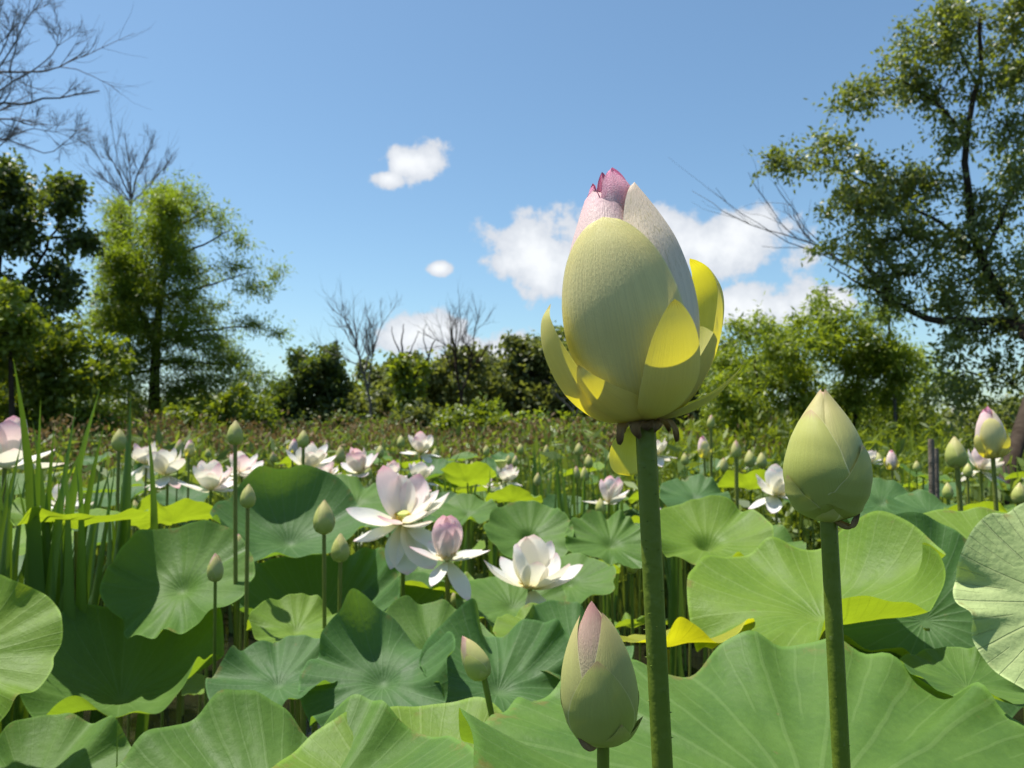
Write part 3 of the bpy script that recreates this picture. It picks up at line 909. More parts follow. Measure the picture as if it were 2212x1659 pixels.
def leaf_mesh(R, cup=.1, dip=.05, amp=.05, nw=7, seed=0, lobes=(), tilt=(0, 0), nr=22, nt=120, mat=None, corr=.0028, out_amp=.03, folds=5):
    r_ = np.random.default_rng(seed)
    r = (np.linspace(0, 1, nr) ** .85)[:, None]
    th = np.linspace(0, 2 * np.pi, nt + 1)[None, :]
    ph = r_.uniform(0, 6.28, 8)
    outline = 1 + out_amp * (np.sin(2 * th + ph[0]) + .6 * np.sin(3 * th + ph[1]) + .35 * np.sin(nw * th + ph[2]))
    dn = np.angle(np.exp(1j * (th - ph[3])))
    dn2 = np.angle(np.exp(1j * (th - ph[3] - np.pi)))
    outline = outline - .05 * np.exp(-(dn / .12) ** 2) - .035 * np.exp(-(dn2 / .12) ** 2)
    am = .55 + .45 * np.sin(2 * th + ph[6]) * np.sin(th + ph[7])
    amp = amp * 1.35
    wav = amp * am * (np.sin(nw * th + ph[4] + .7 * np.sin(2 * th + ph[0])) + .45 * np.sin((nw * 2 - 1) * th + ph[5]) + .2 * np.sin((nw * 3 + 2) * th + ph[1])) + amp * .7 * np.sin(2 * th + ph[6]) + amp * .5 * np.sin(3 * th + ph[7])
    z = cup * r ** 2 + dip * (1 - np.exp(-(r / .17) ** 2)) - dip + wav * r ** 2.7
    z = z + corr * np.cos(22 * th) * np.clip(r * 1.6, 0, 1) * (1 - .35 * r)
    rad = r * outline
    if folds:
        lobes = list(lobes) + [(r_.uniform(0, 360), r_.uniform(6, 13), r_.choice([-1, 1]) * r_.uniform(.06, .15), r_.uniform(0, .08)) for _ in range(folds)]
    for a0, wd, dz, pull in lobes:
        gg = np.exp(-(np.angle(np.exp(1j * (th - R_(a0)))) / R_(wd)) ** 2) * np.clip((r - .4) / .6, 0, 1) ** 1.6
        z = z + dz * gg
        rad = rad * (1 - pull * gg)
    X, Yy = rad * np.cos(th), rad * np.sin(th)
    V = np.stack([X, Yy, np.broadcast_to(z, X.shape)], -1) * R
    nrm = Vector((tilt[0], tilt[1], 1)).normalized()
    q = Vector((0, 0, 1)).rotation_difference(nrm).to_matrix()
    V = V.reshape(-1, 3) @ np.array(q).T
    uv = np.stack(np.broadcast_arrays(th / (2 * np.pi), r), -1).reshape(-1, 2)
    return mesh_np('blade', V, grid_faces(nt + 1, nr), mat, uv)


def add_leaf(label, px, py, d, R, tilt=(0, -.2), cup=.12, dip=.06, amp=.05, nw=7, seed=0, lobes=(), mat='leaf', hi=False, group=None, foot=None, world=None, me=None, rotz=0.0):
    b = world or P(px, py, d)
    o = thing('lotus_leaf', label, 'lotus leaf', (b.x, b.y, 0), group)
    if me is None:
        me = leaf_mesh(R, cup, dip, amp, nw, seed, lobes, tilt, 44 if hi else 24, 240 if hi else 110, M[mat])
        obj('blade', me, o, (0, 0, b.z))
    else:
        obj('blade', me, o, (0, 0, b.z), (0, 0, rotz), (R,) * 3)
    ft = foot or (random.uniform(-.06, .06), random.uniform(-.02, .08))
    zt = b.z - dip * R - .004
    obj('stalk', stalk_mesh('stalk', (0, 0, zt), (ft[0], ft[1], -.3), .0045, .0058, (random.uniform(-.02, .02), 0), M['stem'] if seed % 2 else M['stem_y'], n=14, seg=8, seed=seed), o)
    return o


L = add_leaf
# front row
L('broad front leaf behind the thick stalk, filling the lower right', 1765, 1745, .60, .272, (.03, -.06), .10, .05, .040, 12, 11, [(80, 30, .05, 0), (22, 15, -.13, .08), (150, 22, -.05, .0)], 'leaf', True)
L('broad front leaf at lower left with an upturned wavy edge', 610, 1800, .66, .168, (-.03, -.05), .20, .05, .06, 9, 12, [(68, 12, .12, 0), (46, 14, -.06, 0), (128, 18, .10, 0)], 'leaf', True)
L('pleated front leaf between the two broad front leaves', 915, 1800, .67, .168, (.05, -.10), .12, .05, .05, 7, 14, [(70, 25, .02, 0), (118, 16, .10, 0)], 'leaf_bright', True)
L('yellow-green leaf cut by the left edge', -95, 1430, .95, .115, (.25, -.85), .05, .05, .06, 6, 15, [(300, 30, -.1, .1)], 'leaf_bright', True)
L('bowl-shaped leaf striped by blade shadows at lower left', 262, 1495, 1.42, .180, (.12, -.28), .55, .10, .09, 6, 16, [(215, 30, .05, .05), (350, 18, .20, .1), (270, 40, -.16, 0)], 'leaf', True)
L('striped shadowed leaf in the bottom left corner', 60, 1730, .95, .115, (.0, -.50), .15, .08, .09, 6, 17, (), 'leaf', True)
L('pale flat leaf behind the single thin-stalked bud at left', 392, 1268, 1.52, .145, (-.12, -.75), .16, .10, .07, 6, 18, [(150, 26, .26, .05), (215, 20, -.26, .18)], 'leaf', True)
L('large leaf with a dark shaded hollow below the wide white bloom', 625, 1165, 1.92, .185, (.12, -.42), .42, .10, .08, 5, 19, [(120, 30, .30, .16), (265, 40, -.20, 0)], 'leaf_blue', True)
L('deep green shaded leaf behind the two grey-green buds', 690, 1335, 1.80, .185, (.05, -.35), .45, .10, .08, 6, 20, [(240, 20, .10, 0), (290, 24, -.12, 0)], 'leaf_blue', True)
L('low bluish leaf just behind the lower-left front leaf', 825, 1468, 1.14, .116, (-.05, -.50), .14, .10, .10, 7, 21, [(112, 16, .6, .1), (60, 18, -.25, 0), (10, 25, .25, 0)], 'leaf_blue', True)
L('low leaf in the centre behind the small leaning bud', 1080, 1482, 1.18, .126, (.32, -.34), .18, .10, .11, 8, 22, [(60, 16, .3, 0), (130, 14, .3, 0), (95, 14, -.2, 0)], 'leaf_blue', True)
L('round funnel leaf left of the thick stalk, in the middle distance', 1142, 1160, 2.3, .135, (.05, -.65), .22, .20, .06, 6, 23, (), 'leaf', True)
L('ragged-edged leaf partly behind the thick stalk', 1320, 1175, 2.25, .135, (.1, -.5), .12, .12, .09, 9, 24, (), 'leaf', True)
L('funnel leaf on its own stalk right of the thick stalk', 1528, 1172, 1.9, .150, (.0, -.45), .26, .22, .05, 6, 25, (), 'leaf_bright', True)
L('wide sunlit leaf behind the right bud stalk with a folded front edge', 1775, 1318, 1.02, .170, (-.20, -.10), .20, .08, .07, 6, 26, [(35, 26, .34, 0), (290, 26, .06, .10), (335, 16, .30, .25), (185, 30, -.22, 0), (235, 22, -.22, 0)], 'leaf_bright', True)
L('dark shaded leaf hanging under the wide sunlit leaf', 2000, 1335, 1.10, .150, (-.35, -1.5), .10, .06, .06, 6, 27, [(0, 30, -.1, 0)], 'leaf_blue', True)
L('smooth light leaf between the wide sunlit leaf and the right edge', 2150, 1210, 1.25, .150, (-.05, -.45), .05, .05, .03, 5, 28, (), 'leaf_bright', True)
L('upturned leaf at the right edge showing its pale veined underside', 2315, 1300, .74, .102, (-.55, -1.5), .10, .03, .07, 6, 29, (), 'leaf_under', True)
L('yellow backlit leaf low beside the thick stalk', 1440, 1388, 1.05, .112, (.0, .22), .15, .05, .08, 6, 30, [(60, 20, .2, .1), (120, 20, -.15, 0)], 'leaf_yellow', True)
L('low curled leaf under the wide sunlit leaf', 1870, 1395, 1.15, .10, (0, .05), .1, .06, .09, 6, 31, (), 'leaf_bright', True)
L('small curled leaf at the right end of the front leaf', 2090, 1478, .82, .07, (.1, -.1), .14, .05, .10, 5, 32, (), 'leaf', True)
L('yellow-green leaf under the lowest open bloom', 1165, 1370, 1.45, .085, (.1, -.25), .10, .08, .08, 6, 33, (), 'leaf_bright', True)
L('pale green leaf below the lowest open bloom', 1105, 1310, 1.75, .13, (.1, -.35), .10, .08, .07, 7, 34, (), 'leaf', True)
L('leaf with a raised tip right of the lowest open bloom', 1230, 1260, 2.0, .12, (-.1, -.45), .12, .1, .07, 6, 35, (), 'leaf', True)
L('leaf behind the stalk of the large open lotus', 880, 1235, 1.95, .115, (-.1, -.45), .12, .1, .06, 6, 36, (), 'leaf', True)
L('backlit folded leaf under the pink cup bloom', 960, 1275, 1.85, .105, (.1, .12), .12, .08, .09, 5, 37, (), 'leaf_bright', True)
L('backlit leaf with a bright rim left of the large leaf with the hollow', 375, 1120, 2.3, .14, (-.1, .35), .12, .08, .08, 6, 38, (), 'leaf_bright', True)
L('leaf behind the large open lotus, curled at its right', 770, 1085, 2.5, .17, (.15, -.30), .14, .1, .09, 5, 39, (), 'leaf', True)
L('low leaf with a lit rim behind the two grey-green buds', 640, 1360, 1.42, .09, (.1, -.2), .22, .08, .10, 6, 40, (), 'leaf_bright', True)
L('low leaf with an upturned edge behind the front left leaf', 600, 1475, 1.15, .095, (0, -.25), .14, .08, .09, 6, 41, (), 'leaf_blue', True)
L('green leaf between the thick stalk and the right bud, further back', 1500, 1075, 2.9, .14, (0, -.35), .1, .1, .09, 6, 42, (), 'leaf_blue')
L('bright backlit leaf below the brownish bud', 1620, 1050, 3.1, .15, (0, .25), .12, .1, .08, 6, 43, (), 'leaf_bright')
L('leaf behind the right shoulder of the large closed bud', 1905, 1085, 2.8, .15, (0, -.5), .12, .1, .06, 6, 44, (), 'leaf_blue')
L('backlit leaf below the plump far-right bud', 2150, 1108, 2.2, .13, (0, .2), .1, .08, .07, 6, 45, (), 'leaf_bright')
L('bluish leaf behind the wide sunlit leaf, near the wooden post', 2010, 1110, 2.6, .14, (0, -.3), .1, .1, .07, 6, 46, (), 'leaf_blue')
L('bright leaf standing up in the reeds beside the seed pod', 1010, 1035, 4.2, .16, (.1, .45), .2, .1, .08, 5, 47, (), 'leaf_bright')
L('green leaf right of the large open lotus', 1010, 1110, 2.9, .13, (0, -.3), .12, .1, .08, 6, 48, (), 'leaf')
L('yellow-green leaf among thin stalks in the centre', 1110, 1080, 3.3, .12, (.05, .3), .12, .1, .08, 6, 49, (), 'leaf_bright')
L('low leaf showing between the sword-shaped blades at the left edge', 60, 1262, 2.1, .15, (.1, -.3), .2, .1, .06, 6, 50, (), 'leaf_blue', True)
L('low leaf at the left edge behind the blades', 20, 1180, 1.9, .14, (0, -.2), .15, .1, .08, 6, 51, (), 'leaf_bright')
L('leaf behind the blades with a bright upper edge', 165, 1128, 1.56, .14, (.05, .10), .15, .1, .08, 6, 52, (), 'leaf_bright')
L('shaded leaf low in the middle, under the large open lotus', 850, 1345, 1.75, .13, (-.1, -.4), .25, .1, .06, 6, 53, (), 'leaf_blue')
L('leaf edge showing behind the low bluish leaf', 930, 1400, 1.35, .11, (.15, -.35), .18, .1, .08, 6, 54, (), 'leaf')
L('low leaf behind the stalk of the right bud', 1640, 1180, 2.2, .13, (0, -.2), .15, .1, .07, 6, 55, (), 'leaf')
L('low sunlit leaf right of the lowest open bloom stalk', 1240, 1400, 1.3, .10, (.1, -.4), .12, .1, .08, 7, 56, (), 'leaf_blue')

# the rest of the pond's leaves: a far band and a low storey, shared blades
shared = [leaf_mesh(1.0, c, .1, a, nw, 200 + i, (), (random.uniform(-.15, .15), ty), 14, 72, M[mt])
          for i, (c, a, nw, ty, mt) in enumerate([(.12, .07, 6, -.25, 'leaf'), (.2, .08, 5, -.35, 'leaf_blue'), (.1, .09, 7, .2, 'leaf_bright'), (.15, .06, 6, -.15, 'leaf'), (.22, .08, 6, .1, 'leaf_bright'), (.3, .06, 5, -.45, 'leaf_blue')])]
lr = random.Random(11)
for k in range(95):
    yy = 2.5 + 5.8 * lr.random() ** .8
    xx = lr.uniform(-.78, .78) * yy
    zz = lr.uniform(.70, 1.10) if yy < 4 else lr.uniform(.78, 1.16)
    add_leaf('small far lotus leaf in the green band below the distant blooms', 0, 0, 0, lr.uniform(.12, .19), group='far leaves across the pond', world=Vector((xx, yy, zz)), me=shared[lr.randrange(6)], rotz=lr.uniform(-.6, .6), seed=k)
for k in range(40):
    yy = 1.1 + 2.2 * lr.random()
    xx = lr.uniform(-.80, .80) * yy
    add_leaf('low leaf in the shade between stalks under the canopy', 0, 0, 0, lr.uniform(.09, .15), group='shaded low leaves', world=Vector((xx, yy, lr.uniform(.15, .6))), me=shared[lr.randrange(6)], rotz=lr.uniform(0, 6.28), seed=k)
for k in range(20):                                   # towards and beside the camera
    yy = lr.uniform(-1.2, 1.6)
    xx = (.62 * max(0, yy) + .75 + lr.random() * 1.0) * (1 if k % 2 else -1)
    add_leaf('lotus leaf beside the photographer, out of the picture', 0, 0, 0, lr.uniform(.14, .2), group='leaves beside the view', world=Vector((xx, yy, lr.uniform(.7, 1.08))), me=shared[lr.randrange(6)], rotz=lr.uniform(0, 6.28), seed=k)


# ------------------------------------------------------------------ sword-shaped blades


def blade_arrays(p0, p1, wd, bend, n=18, face=None, fold=.25):
    p0, p1 = np.array(p0, float), np.array(p1, float)
    t = np.linspace(0, 1, n)[:, None]
    c = p0 * (1 - t) + p1 * t + np.array(bend)[None, :] * (t ** 2 * (1 - t) * 4)
    T = np.gradient(c, axis=0)
    T /= np.linalg.norm(T, axis=1)[:, None]
    f = np.array(face if face is not None else (0, -1, 0), float)
    S = np.cross(T, f)
    S /= np.linalg.norm(S, axis=1)[:, None] + 1e-9
    N = np.cross(S, T)
    w_ = wd * np.clip((1 - t) * 5.0, 0, 1) ** .8 * (.8 + .2 * np.sin(np.pi * t))
    V = np.stack([c - S * w_, c + N * w_ * fold, c + S * w_], 1).reshape(-1, 3)
    return V, grid_faces(3, n)


def blade_clump(name, label, cat, blades, mat, group=None, root_z=-.2):
    """blades: [(base world, tip world, half width, bend, facing)]"""
    b0 = blades[0][0]
    o = thing(name, label, cat, (b0[0], b0[1], 0), group)
    off = np.array([b0[0], b0[1], 0])
    for k, (a, b, wd, bend, face) in enumerate(blades):
        V, F = blade_arrays(np.array(a) - off, np.array(b) - off, wd, bend, face=face)
        obj('blade', mesh_np('blade', V, F, mat, attrs={'var': np.full(len(V), random.random())}), o)
    return o


tips = [(28, 768, .9, 15), (88, 855, 1.05, 7), (165, 872, 1.12, 8), (216, 838, 1.1, 9), (282, 852, 1.2, 7), (276, 905, 1.2, 6), (118, 910, 1.1, 9), (70, 905, 1.15, 7), (48, 940, 1.0, 10), (205, 1000, 1.2, 8), (262, 1030, 1.15, 6),
        (135, 960, 1.3, 6), (20, 1000, 1.1, 9), (185, 950, 1.35, 7), (240, 1100, 1.2, 6), (100, 1060, 1.2, 7), (150, 1100, 1.1, 7), (-20, 900, 1.0, 9), (30, 1100, 1.05, 8), (230, 990, 1.3, 5), (60, 1000, 1.35, 7), (165, 1160, 1.1, 7),
        (-50, 850, 1.1, 9), (-90, 930, 1.0, 9), (-70, 1010, 1.2, 8), (255, 1160, 1.2, 5), (10, 1170, 1.1, 8), (120, 1180, 1.25, 6)]
tips += [(x + random.uniform(-40, 40), y + random.uniform(20, 130), d + random.uniform(-.15, .25), hw) for x, y, d, hw in tips[1:20]]
tips += [(x + random.uniform(-50, 50), y + random.uniform(60, 200), d + random.uniform(-.15, .3), hw) for x, y, d, hw in tips[1:22]]
bl = []
br = random.Random(5)
for i, (x, y, d, hw) in enumerate(tips):
    d = (1.50 if x < 190 else 1.68) + (d - 1.1) * .5
    tp = P(x, y, d)
    g0 = Vector((-1.0 + br.uniform(-.09, .09) + (tp.x + 1.0) * .25, (1.52 if x < 190 else 1.72) + br.uniform(-.08, .08), -.2))
    bend = (br.uniform(-.14, .10), br.uniform(-.06, .06), 0)
    bl.append((tuple(g0), tuple(tp), (hw * .6 + 8.0) * d / FPX, bend, (br.uniform(-.5, .5), -1, 0)))
blade_clump('iris_clump', 'tall clump of green sword-shaped blades at the left edge', 'water plant', bl, M['blade'])
bl = []
for x, y0, hw in [(254, 1545, 7), (600, 1560, 4), (665, 1610, 4)]:
    tp = P(x, y0, .98)
    bl.append(((tp.x + .02, tp.y, -.2), tuple(tp), hw * .98 / FPX, (0, 0, 0), (0, -1, 0)))
blade_clump('iris_shoot', 'short pointed green blade beside the lower-left front leaf', 'water plant', bl[:1], M['blade'])

# cattail-like clumps in the middle distance
for ci, (cx, y, d, nbl, lab) in enumerate([(1235, 1000, 4.0, 16, 'clump of narrow upright blades left of the thick stalk'), (1180, 985, 5.0, 12, 'thin blades beside the small white bloom in the reeds'), (1320, 990, 4.4, 12, 'narrow blades just left of the hanging petal'), (1075, 1040, 3.6, 8, 'sparse blades behind the pink cup bloom'), (1000, 1010, 4.8, 9, 'sparse blades left of the bright standing leaf'), (1460, 1000, 4.6, 9, 'narrow blades right of the thick stalk'), (1960, 1010, 4.4, 8, 'sparse blades near the wooden post')]):
    bl = []
    for k in range(nbl):
        dx = br.uniform(-45, 45)
        tp = P(cx + dx, y + br.uniform(-40, 70), d + br.uniform(-.3, .3))
        bl.append(((tp.x - dx * .0008 * d + br.uniform(-.05, .05), tp.y + br.uniform(-.1, .1), -.1), tuple(tp), br.uniform(.008, .015), (br.uniform(-.06, .06), 0, 0), (br.uniform(-1, 1), -1, 0)))
    blade_clump('cattail_clump', lab, 'water plant', bl, M['blade'])


# ------------------------------------------------------------------ weeds between pond and trees (uncountable)


def leaves_np(base, dirv, length, width, r, up=.6):
    """diamond leaves: base (n,3), dirv (n,3) unit, arrays"""
    n = len(base)
    rnd = r.normal(size=(n, 3)) * .7 + np.array([0, 0, up])
    side = np.cross(dirv, rnd)
    side /= np.linalg.norm(side, axis=1)[:, None] + 1e-9
    nr = np.cross(side, dirv)
    Lc, Wc = length[:, None], width[:, None]
    mid = base + dirv * Lc * .45
    V = np.stack([base, mid + side * Wc, base + dirv * Lc - nr * Lc * .12, mid - side * Wc], 1).reshape(-1, 3)
    F = np.arange(4 * n).reshape(-1, 4)
    return V, F


def weeds(name, label, cat, n, yr, xr, hr, mat, leaves, ls, seed, heads=False, zfun=None, upright=.4):
    r = np.random.default_rng(seed)
    y = r.uniform(yr[0] ** .7, yr[1] ** .7, n) ** (1 / .7)
    x = r.uniform(xr[0], xr[1], n) * y
    h = r.uniform(hr[0], hr[1], n) * (1 + .10 * np.sin(x * 1.7) + .07 * np.sin(x * 4.1 + y * 2) + .06 * np.sin(x * 9.3 + y * 5))
    z0 = np.where(y > 11, .25, 0.0)
    mb = MB()
    var = r.random(n)
    if not heads:
        # stems as narrow blades
        top = np.stack([x + r.normal(size=n) * .06, y + r.normal(size=n) * .06, h + z0], 1)
        bot = np.stack([x, y, z0 - .1], 1)
        w_ = .006 + .0007 * y
        V = np.stack([bot - np.stack([w_, 0 * w_, 0 * w_], 1), bot + np.stack([w_, 0 * w_, 0 * w_], 1), top + np.stack([w_ * .3, 0 * w_, 0 * w_], 1), top - np.stack([w_ * .3, 0 * w_, 0 * w_], 1)], 1).reshape(-1, 3)
        mb.add(V, np.arange(4 * n).reshape(-1, 4), np.repeat(var, 4))
    for k in range(leaves):
        f = r.uniform(.35, 1.0, n) if not heads else r.uniform(.86, 1.03, n)
        b = np.stack([x + r.normal(size=n) * .05, y + r.normal(size=n) * .05, z0 + h * f], 1)
        dv = r.normal(size=(n, 3)) * .6 + np.array([0, 0, upright])
        dv /= np.linalg.norm(dv, axis=1)[:, None]
        ln = ls * r.uniform(.6, 1.3, n) * (1 + .03 * y)
        V, F = leaves_np(b, dv, ln, ln * (.22 if heads else .13), r)
        mb.add(V, F, np.repeat(np.clip(var + r.normal(size=n) * .15, 0, 1), 4))
    o = obj(name, mb.mesh(name, mat, smooth=False), kind='stuff')
    tag(o, label, cat)
    return o


weeds('reed_bed', 'green reeds and weeds growing thickly behind the lotus', 'reeds', 10000, (5.5, 20), (-.82, .82), (.70, 1.16), M['reed'], 5, .16, 21)
weeds('reed_fringe', 'bright green grassy plants at the pond edge on the right', 'reeds', 3000, (6.0, 14), (.15, .56), (.8, 1.3), M['shrub'], 7, .12, 22)
weeds('smartweed_bed', 'brown rusty flower heads of the weed band before the trees', 'weeds', 2400, (8, 19), (-.85, .34), (.78, 1.30), M['rust'], 6, .065, 23, heads=True, upright=.7)

# ------------------------------------------------------------------ trees


def crown_arrays(clumps, r, leaf, aspect, K, twig, droop, up=.6, var_amp=.35, flat=1.0, layered=False, lump=9):
    """clumps: [(px, py, Y, rx_px, ry_px, n sprays[, tone])]"""
    Vs, Fs, As, n0 = [], [], [], 0
    spray_pts = []
    for c in clumps:
        px, py, Y, rx, ry, n = c[:6]
        tone = c[6] if len(c) > 6 else .5
        ctr = np.array(P(px, py, Y))
        k = Y / FPX
        d = r.normal(size=(n, 3))
        d /= np.linalg.norm(d, axis=1)[:, None]
        rad = r.random(n) ** .45
        rad *= 1 + .18 * np.sin(d[:, 0] * 5 + px) * np.sin(d[:, 2] * 6 + py)
        ext = np.array([rx * k, (rx * .5 + ry * .5) * k * flat, ry * k])
        sc = ctr + d * rad[:, None] * ext
        if lump:
            sd = r.normal(size=(lump, 3))
            sd /= np.linalg.norm(sd, axis=1)[:, None]
            sub = ctr + sd * ext * r.uniform(.40, 1.15, lump)[:, None]
            pick = r.integers(0, lump + 1, n)
            q = d * rad[:, None] * ext * r.uniform(.26, .42)
            sc = np.where((pick < lump)[:, None], sub[np.minimum(pick, lump - 1)] + q, sc)
        if layered:
            sc[:, 2] = ctr[2] + np.round((sc[:, 2] - ctr[2]) / (layered)) * layered + r.normal(size=n) * layered * .15
        outw = d * np.array([1, 1, .45])
        dv = outw * .7 + r.normal(size=(n, 3)) * .5 + np.array([0, 0, -droop])
        dv /= np.linalg.norm(dv, axis=1)[:, None]
        tv = np.clip(tone + r.normal(size=n) * var_amp, 0, 1)
        spray_pts.append((ctr, sc))
        tt = (np.arange(K) / K - .35)[None, :, None] * twig * (r.uniform(.6, 1.3, n))[:, None, None]
        b = sc[:, None, :] + dv[:, None, :] * tt + r.normal(size=(n, K, 3)) * leaf * .35
        ld = dv[:, None, :] * .6 + r.normal(size=(n, K, 3)) * .55 + np.array([0, 0, -droop * .7])
        ld /= np.linalg.norm(ld, axis=2)[:, :, None]
        b, ld = b.reshape(-1, 3), ld.reshape(-1, 3)
        ln = leaf * r.uniform(.6, 1.25, len(b))
        V, F = leaves_np(b, ld, ln, ln * aspect, r, up)
        Vs.append(V)
        Fs.append(F + n0)
        n0 += len(V)
        As.append(np.repeat(np.clip(np.repeat(tv, K) + r.normal(size=n * K) * .1, 0, 1), 4))
    return np.vstack(Vs), np.vstack(Fs), np.concatenate(As), spray_pts


def px_line(pts):
    return [np.array(P(x, y, Y)) for x, y, Y in pts]


def tree(name, label, trunk, trad, limbs, clumps, mat, bark='bark', leaf=.12, aspect=.3, K=10, twig=.4, droop=.25, seed=0, group=None, cat='tree', twigs=6, autolimb=True, up=.6, layered=False, var_amp=.35, flat=1.0, lump=9):
    r = np.random.default_rng(seed)
    tp = spline(px_line(trunk), 24)
    base = tp[0].copy()
    base[2] = min(base[2], .4)
    o = thing(name, label, cat, tuple(base), group)
    tp = np.vstack([[tp[0][0], tp[0][1], .15], tp]) if tp[0][2] > .3 else tp
    mb = MB()
    mb.tube(tp - base, np.linspace(trad[0], trad[1], len(tp)), 9)
    skel = [tp]
    for pts, r0, r1 in limbs:
        q = spline(px_line(pts), 16)
        q[1:-1] += r.normal(size=(14, 3)) * r0 * .35
        mb.tube(q - base, np.linspace(r0, r1, 16), 7)
        skel.append(q)
    sk = np.vstack(skel)
    me = None
    if clumps:
        V, F, A, sp = crown_arrays(clumps, r, leaf, aspect, K, twig, droop, up, var_amp, flat, layered, lump)
        for ctr, sc in sp:
            cand = sk[sk[:, 2] < ctr[2] + .1]
            if len(cand) == 0:
                cand = sk
            s0 = cand[np.argmin(np.linalg.norm((cand - ctr) * np.array([1, 1, .7]), axis=1))]
            if autolimb:
                mid = (s0 + ctr) / 2 + r.normal(size=3) * np.linalg.norm(ctr - s0) * .08
                q = spline([s0, mid, ctr], 8)
                lr_ = max(.012, trad[0] * .22)
                mb.tube(q - base, np.linspace(lr_, lr_ * .35, 8), 5)
            for i in r.choice(len(sc), min(twigs, len(sc)), replace=False):
                e = sc[i]
                st = ctr * .75 + s0 * .25 if autolimb else ctr
                q = spline([st, (st + e) / 2 + r.normal(size=3) * .06 * np.linalg.norm(e - st), e], 5)
                mb.tube(q - base, np.linspace(max(.006, trad[0] * .07), .004, 5), 4)
        me = mesh_np('crown', V - base, F, M[mat], attrs={'var': A}, smooth=False)
    obj('trunk', mb.mesh('trunk', M[bark]), o)
    if me:
        obj('crown', me, o)
    return o


def bare_branches(mb, start, d, length, rad, depth, r, spread=.6, up=.12, nchild=4, seg=5):
    d = d / np.linalg.norm(d)
    pts = [start]
    n = 7
    p = start.copy()
    dd = d.copy()
    for i in range(n):
        dd = dd + r.normal(size=3) * .12 + np.array([0, 0, up]) * .35
        dd /= np.linalg.norm(dd)
        p = p + dd * length / n
        pts.append(p.copy())
    pts = np.array(pts)
    mb.tube(pts, np.linspace(rad, rad * .35, n + 1), seg)
    if depth == 0:
        return
    for k in range(nchild):
        t = r.uniform(.25, 1.0)
        i = min(n, int(t * n))
        q = pts[i]
        nd = (pts[min(n, i + 1)] - pts[max(0, i - 1)])
        nd = nd / np.linalg.norm(nd) + r.normal(size=3) * spread
        bare_branches(mb, q, nd, length * r.uniform(.45, .7), max(.003, rad * (.6 - .25 * t)), depth - 1, r, spread, up, nchild, max(3, seg - 1))


def bare_tree(name, label, base_px, forks, trad, seed, bark='bark_grey', depth=3, spread=.5, up=.15, nchild=4, group=None, trunk=None, limb_r=.5, thin=1.0, clen=1.0):
    """forks: [(from px, to px, Y)] main limbs; finer ones grow from them"""
    r = np.random.default_rng(seed)
    x, y, Y = base_px
    b = np.array(P(x, y, Y))
    b[2] = .3
    o = thing(name, label, 'bare tree', tuple(b), group)
    mb = MB()
    for k, (pts, rr) in enumerate(forks):
        rr = rr * thin
        q = spline(px_line(pts), 14)
        if k == 0 and trunk:
            q = np.vstack([[q[0][0], q[0][1], .2], q])
        q[1:-1] += r.normal(size=(len(q) - 2, 3)) * rr * .4
        mb.tube(q - b, np.linspace(rr, rr * .35, len(q)), 7)
        L_ = np.linalg.norm(q[-1] - q[0])
        for c in range(nchild + 3):
            t = r.uniform(.3, 1.0) if not (k == 0 and trunk) else r.uniform(.55, 1)
            i = min(len(q) - 1, int(t * len(q)))
            nd = q[i] - q[max(0, i - 2)]
            nd = nd / (np.linalg.norm(nd) + 1e-9) + r.normal(size=3) * spread
            bare_branches(mb, q[i] - b, nd, L_ * clen * r.uniform(.25, .45), max(.004, rr * (.55 - .25 * t)), depth - 1, r, spread, up, nchild, 5)
    obj('trunk', mb.mesh('trunk', M[bark]), o)
    return o


# big leaning tree at the right
TY = 10.5
right_clumps = [
    (2120, 60, TY, 110, 75, 300), (2010, 90, TY, 75, 70, 200), (1940, 170, TY, 90, 50, 190), (1840, 215, TY, 62, 38, 110), (2160, 180, TY, 75, 65, 190), (2040, 190, TY, 70, 55, 170),
    (2080, 290, TY, 70, 45, 110), (2180, 300, TY, 60, 70, 130), (1770, 330, TY, 105, 42, 200), (1690, 340, TY, 42, 26, 60), (1880, 380, TY, 110, 55, 280), (1990, 400, TY, 90, 55, 180), (1840, 450, TY, 95, 42, 190),
    (2170, 430, TY, 70, 85, 230), (1960, 480, TY, 100, 50, 230), (2060, 520, TY, 90, 55, 200), (1860, 545, TY, 85, 45, 200), (1950, 590, TY, 105, 45, 230), (2160, 580, TY, 80, 65, 220), (2040, 630, TY, 90, 45, 180),
    (1920, 650, TY, 60, 30, 90), (2140, 720, TY - .5, 85, 60, 180), (2080, 800, TY - .5, 75, 70, 120), (2190, 830, TY - .5, 60, 90, 110), (2060, 880, TY, 60, 60, 80), (2290, 250, TY, 120, 200, 500), (2300, 600, TY, 120, 180, 500),
    (2150, 900, TY + .5, 70, 50, 120), (2260, 20, TY, 120, 100, 260)]
right_clumps = [c[:3] + (c[3], c[4], int(c[5] * .62), .55) for c in right_clumps]
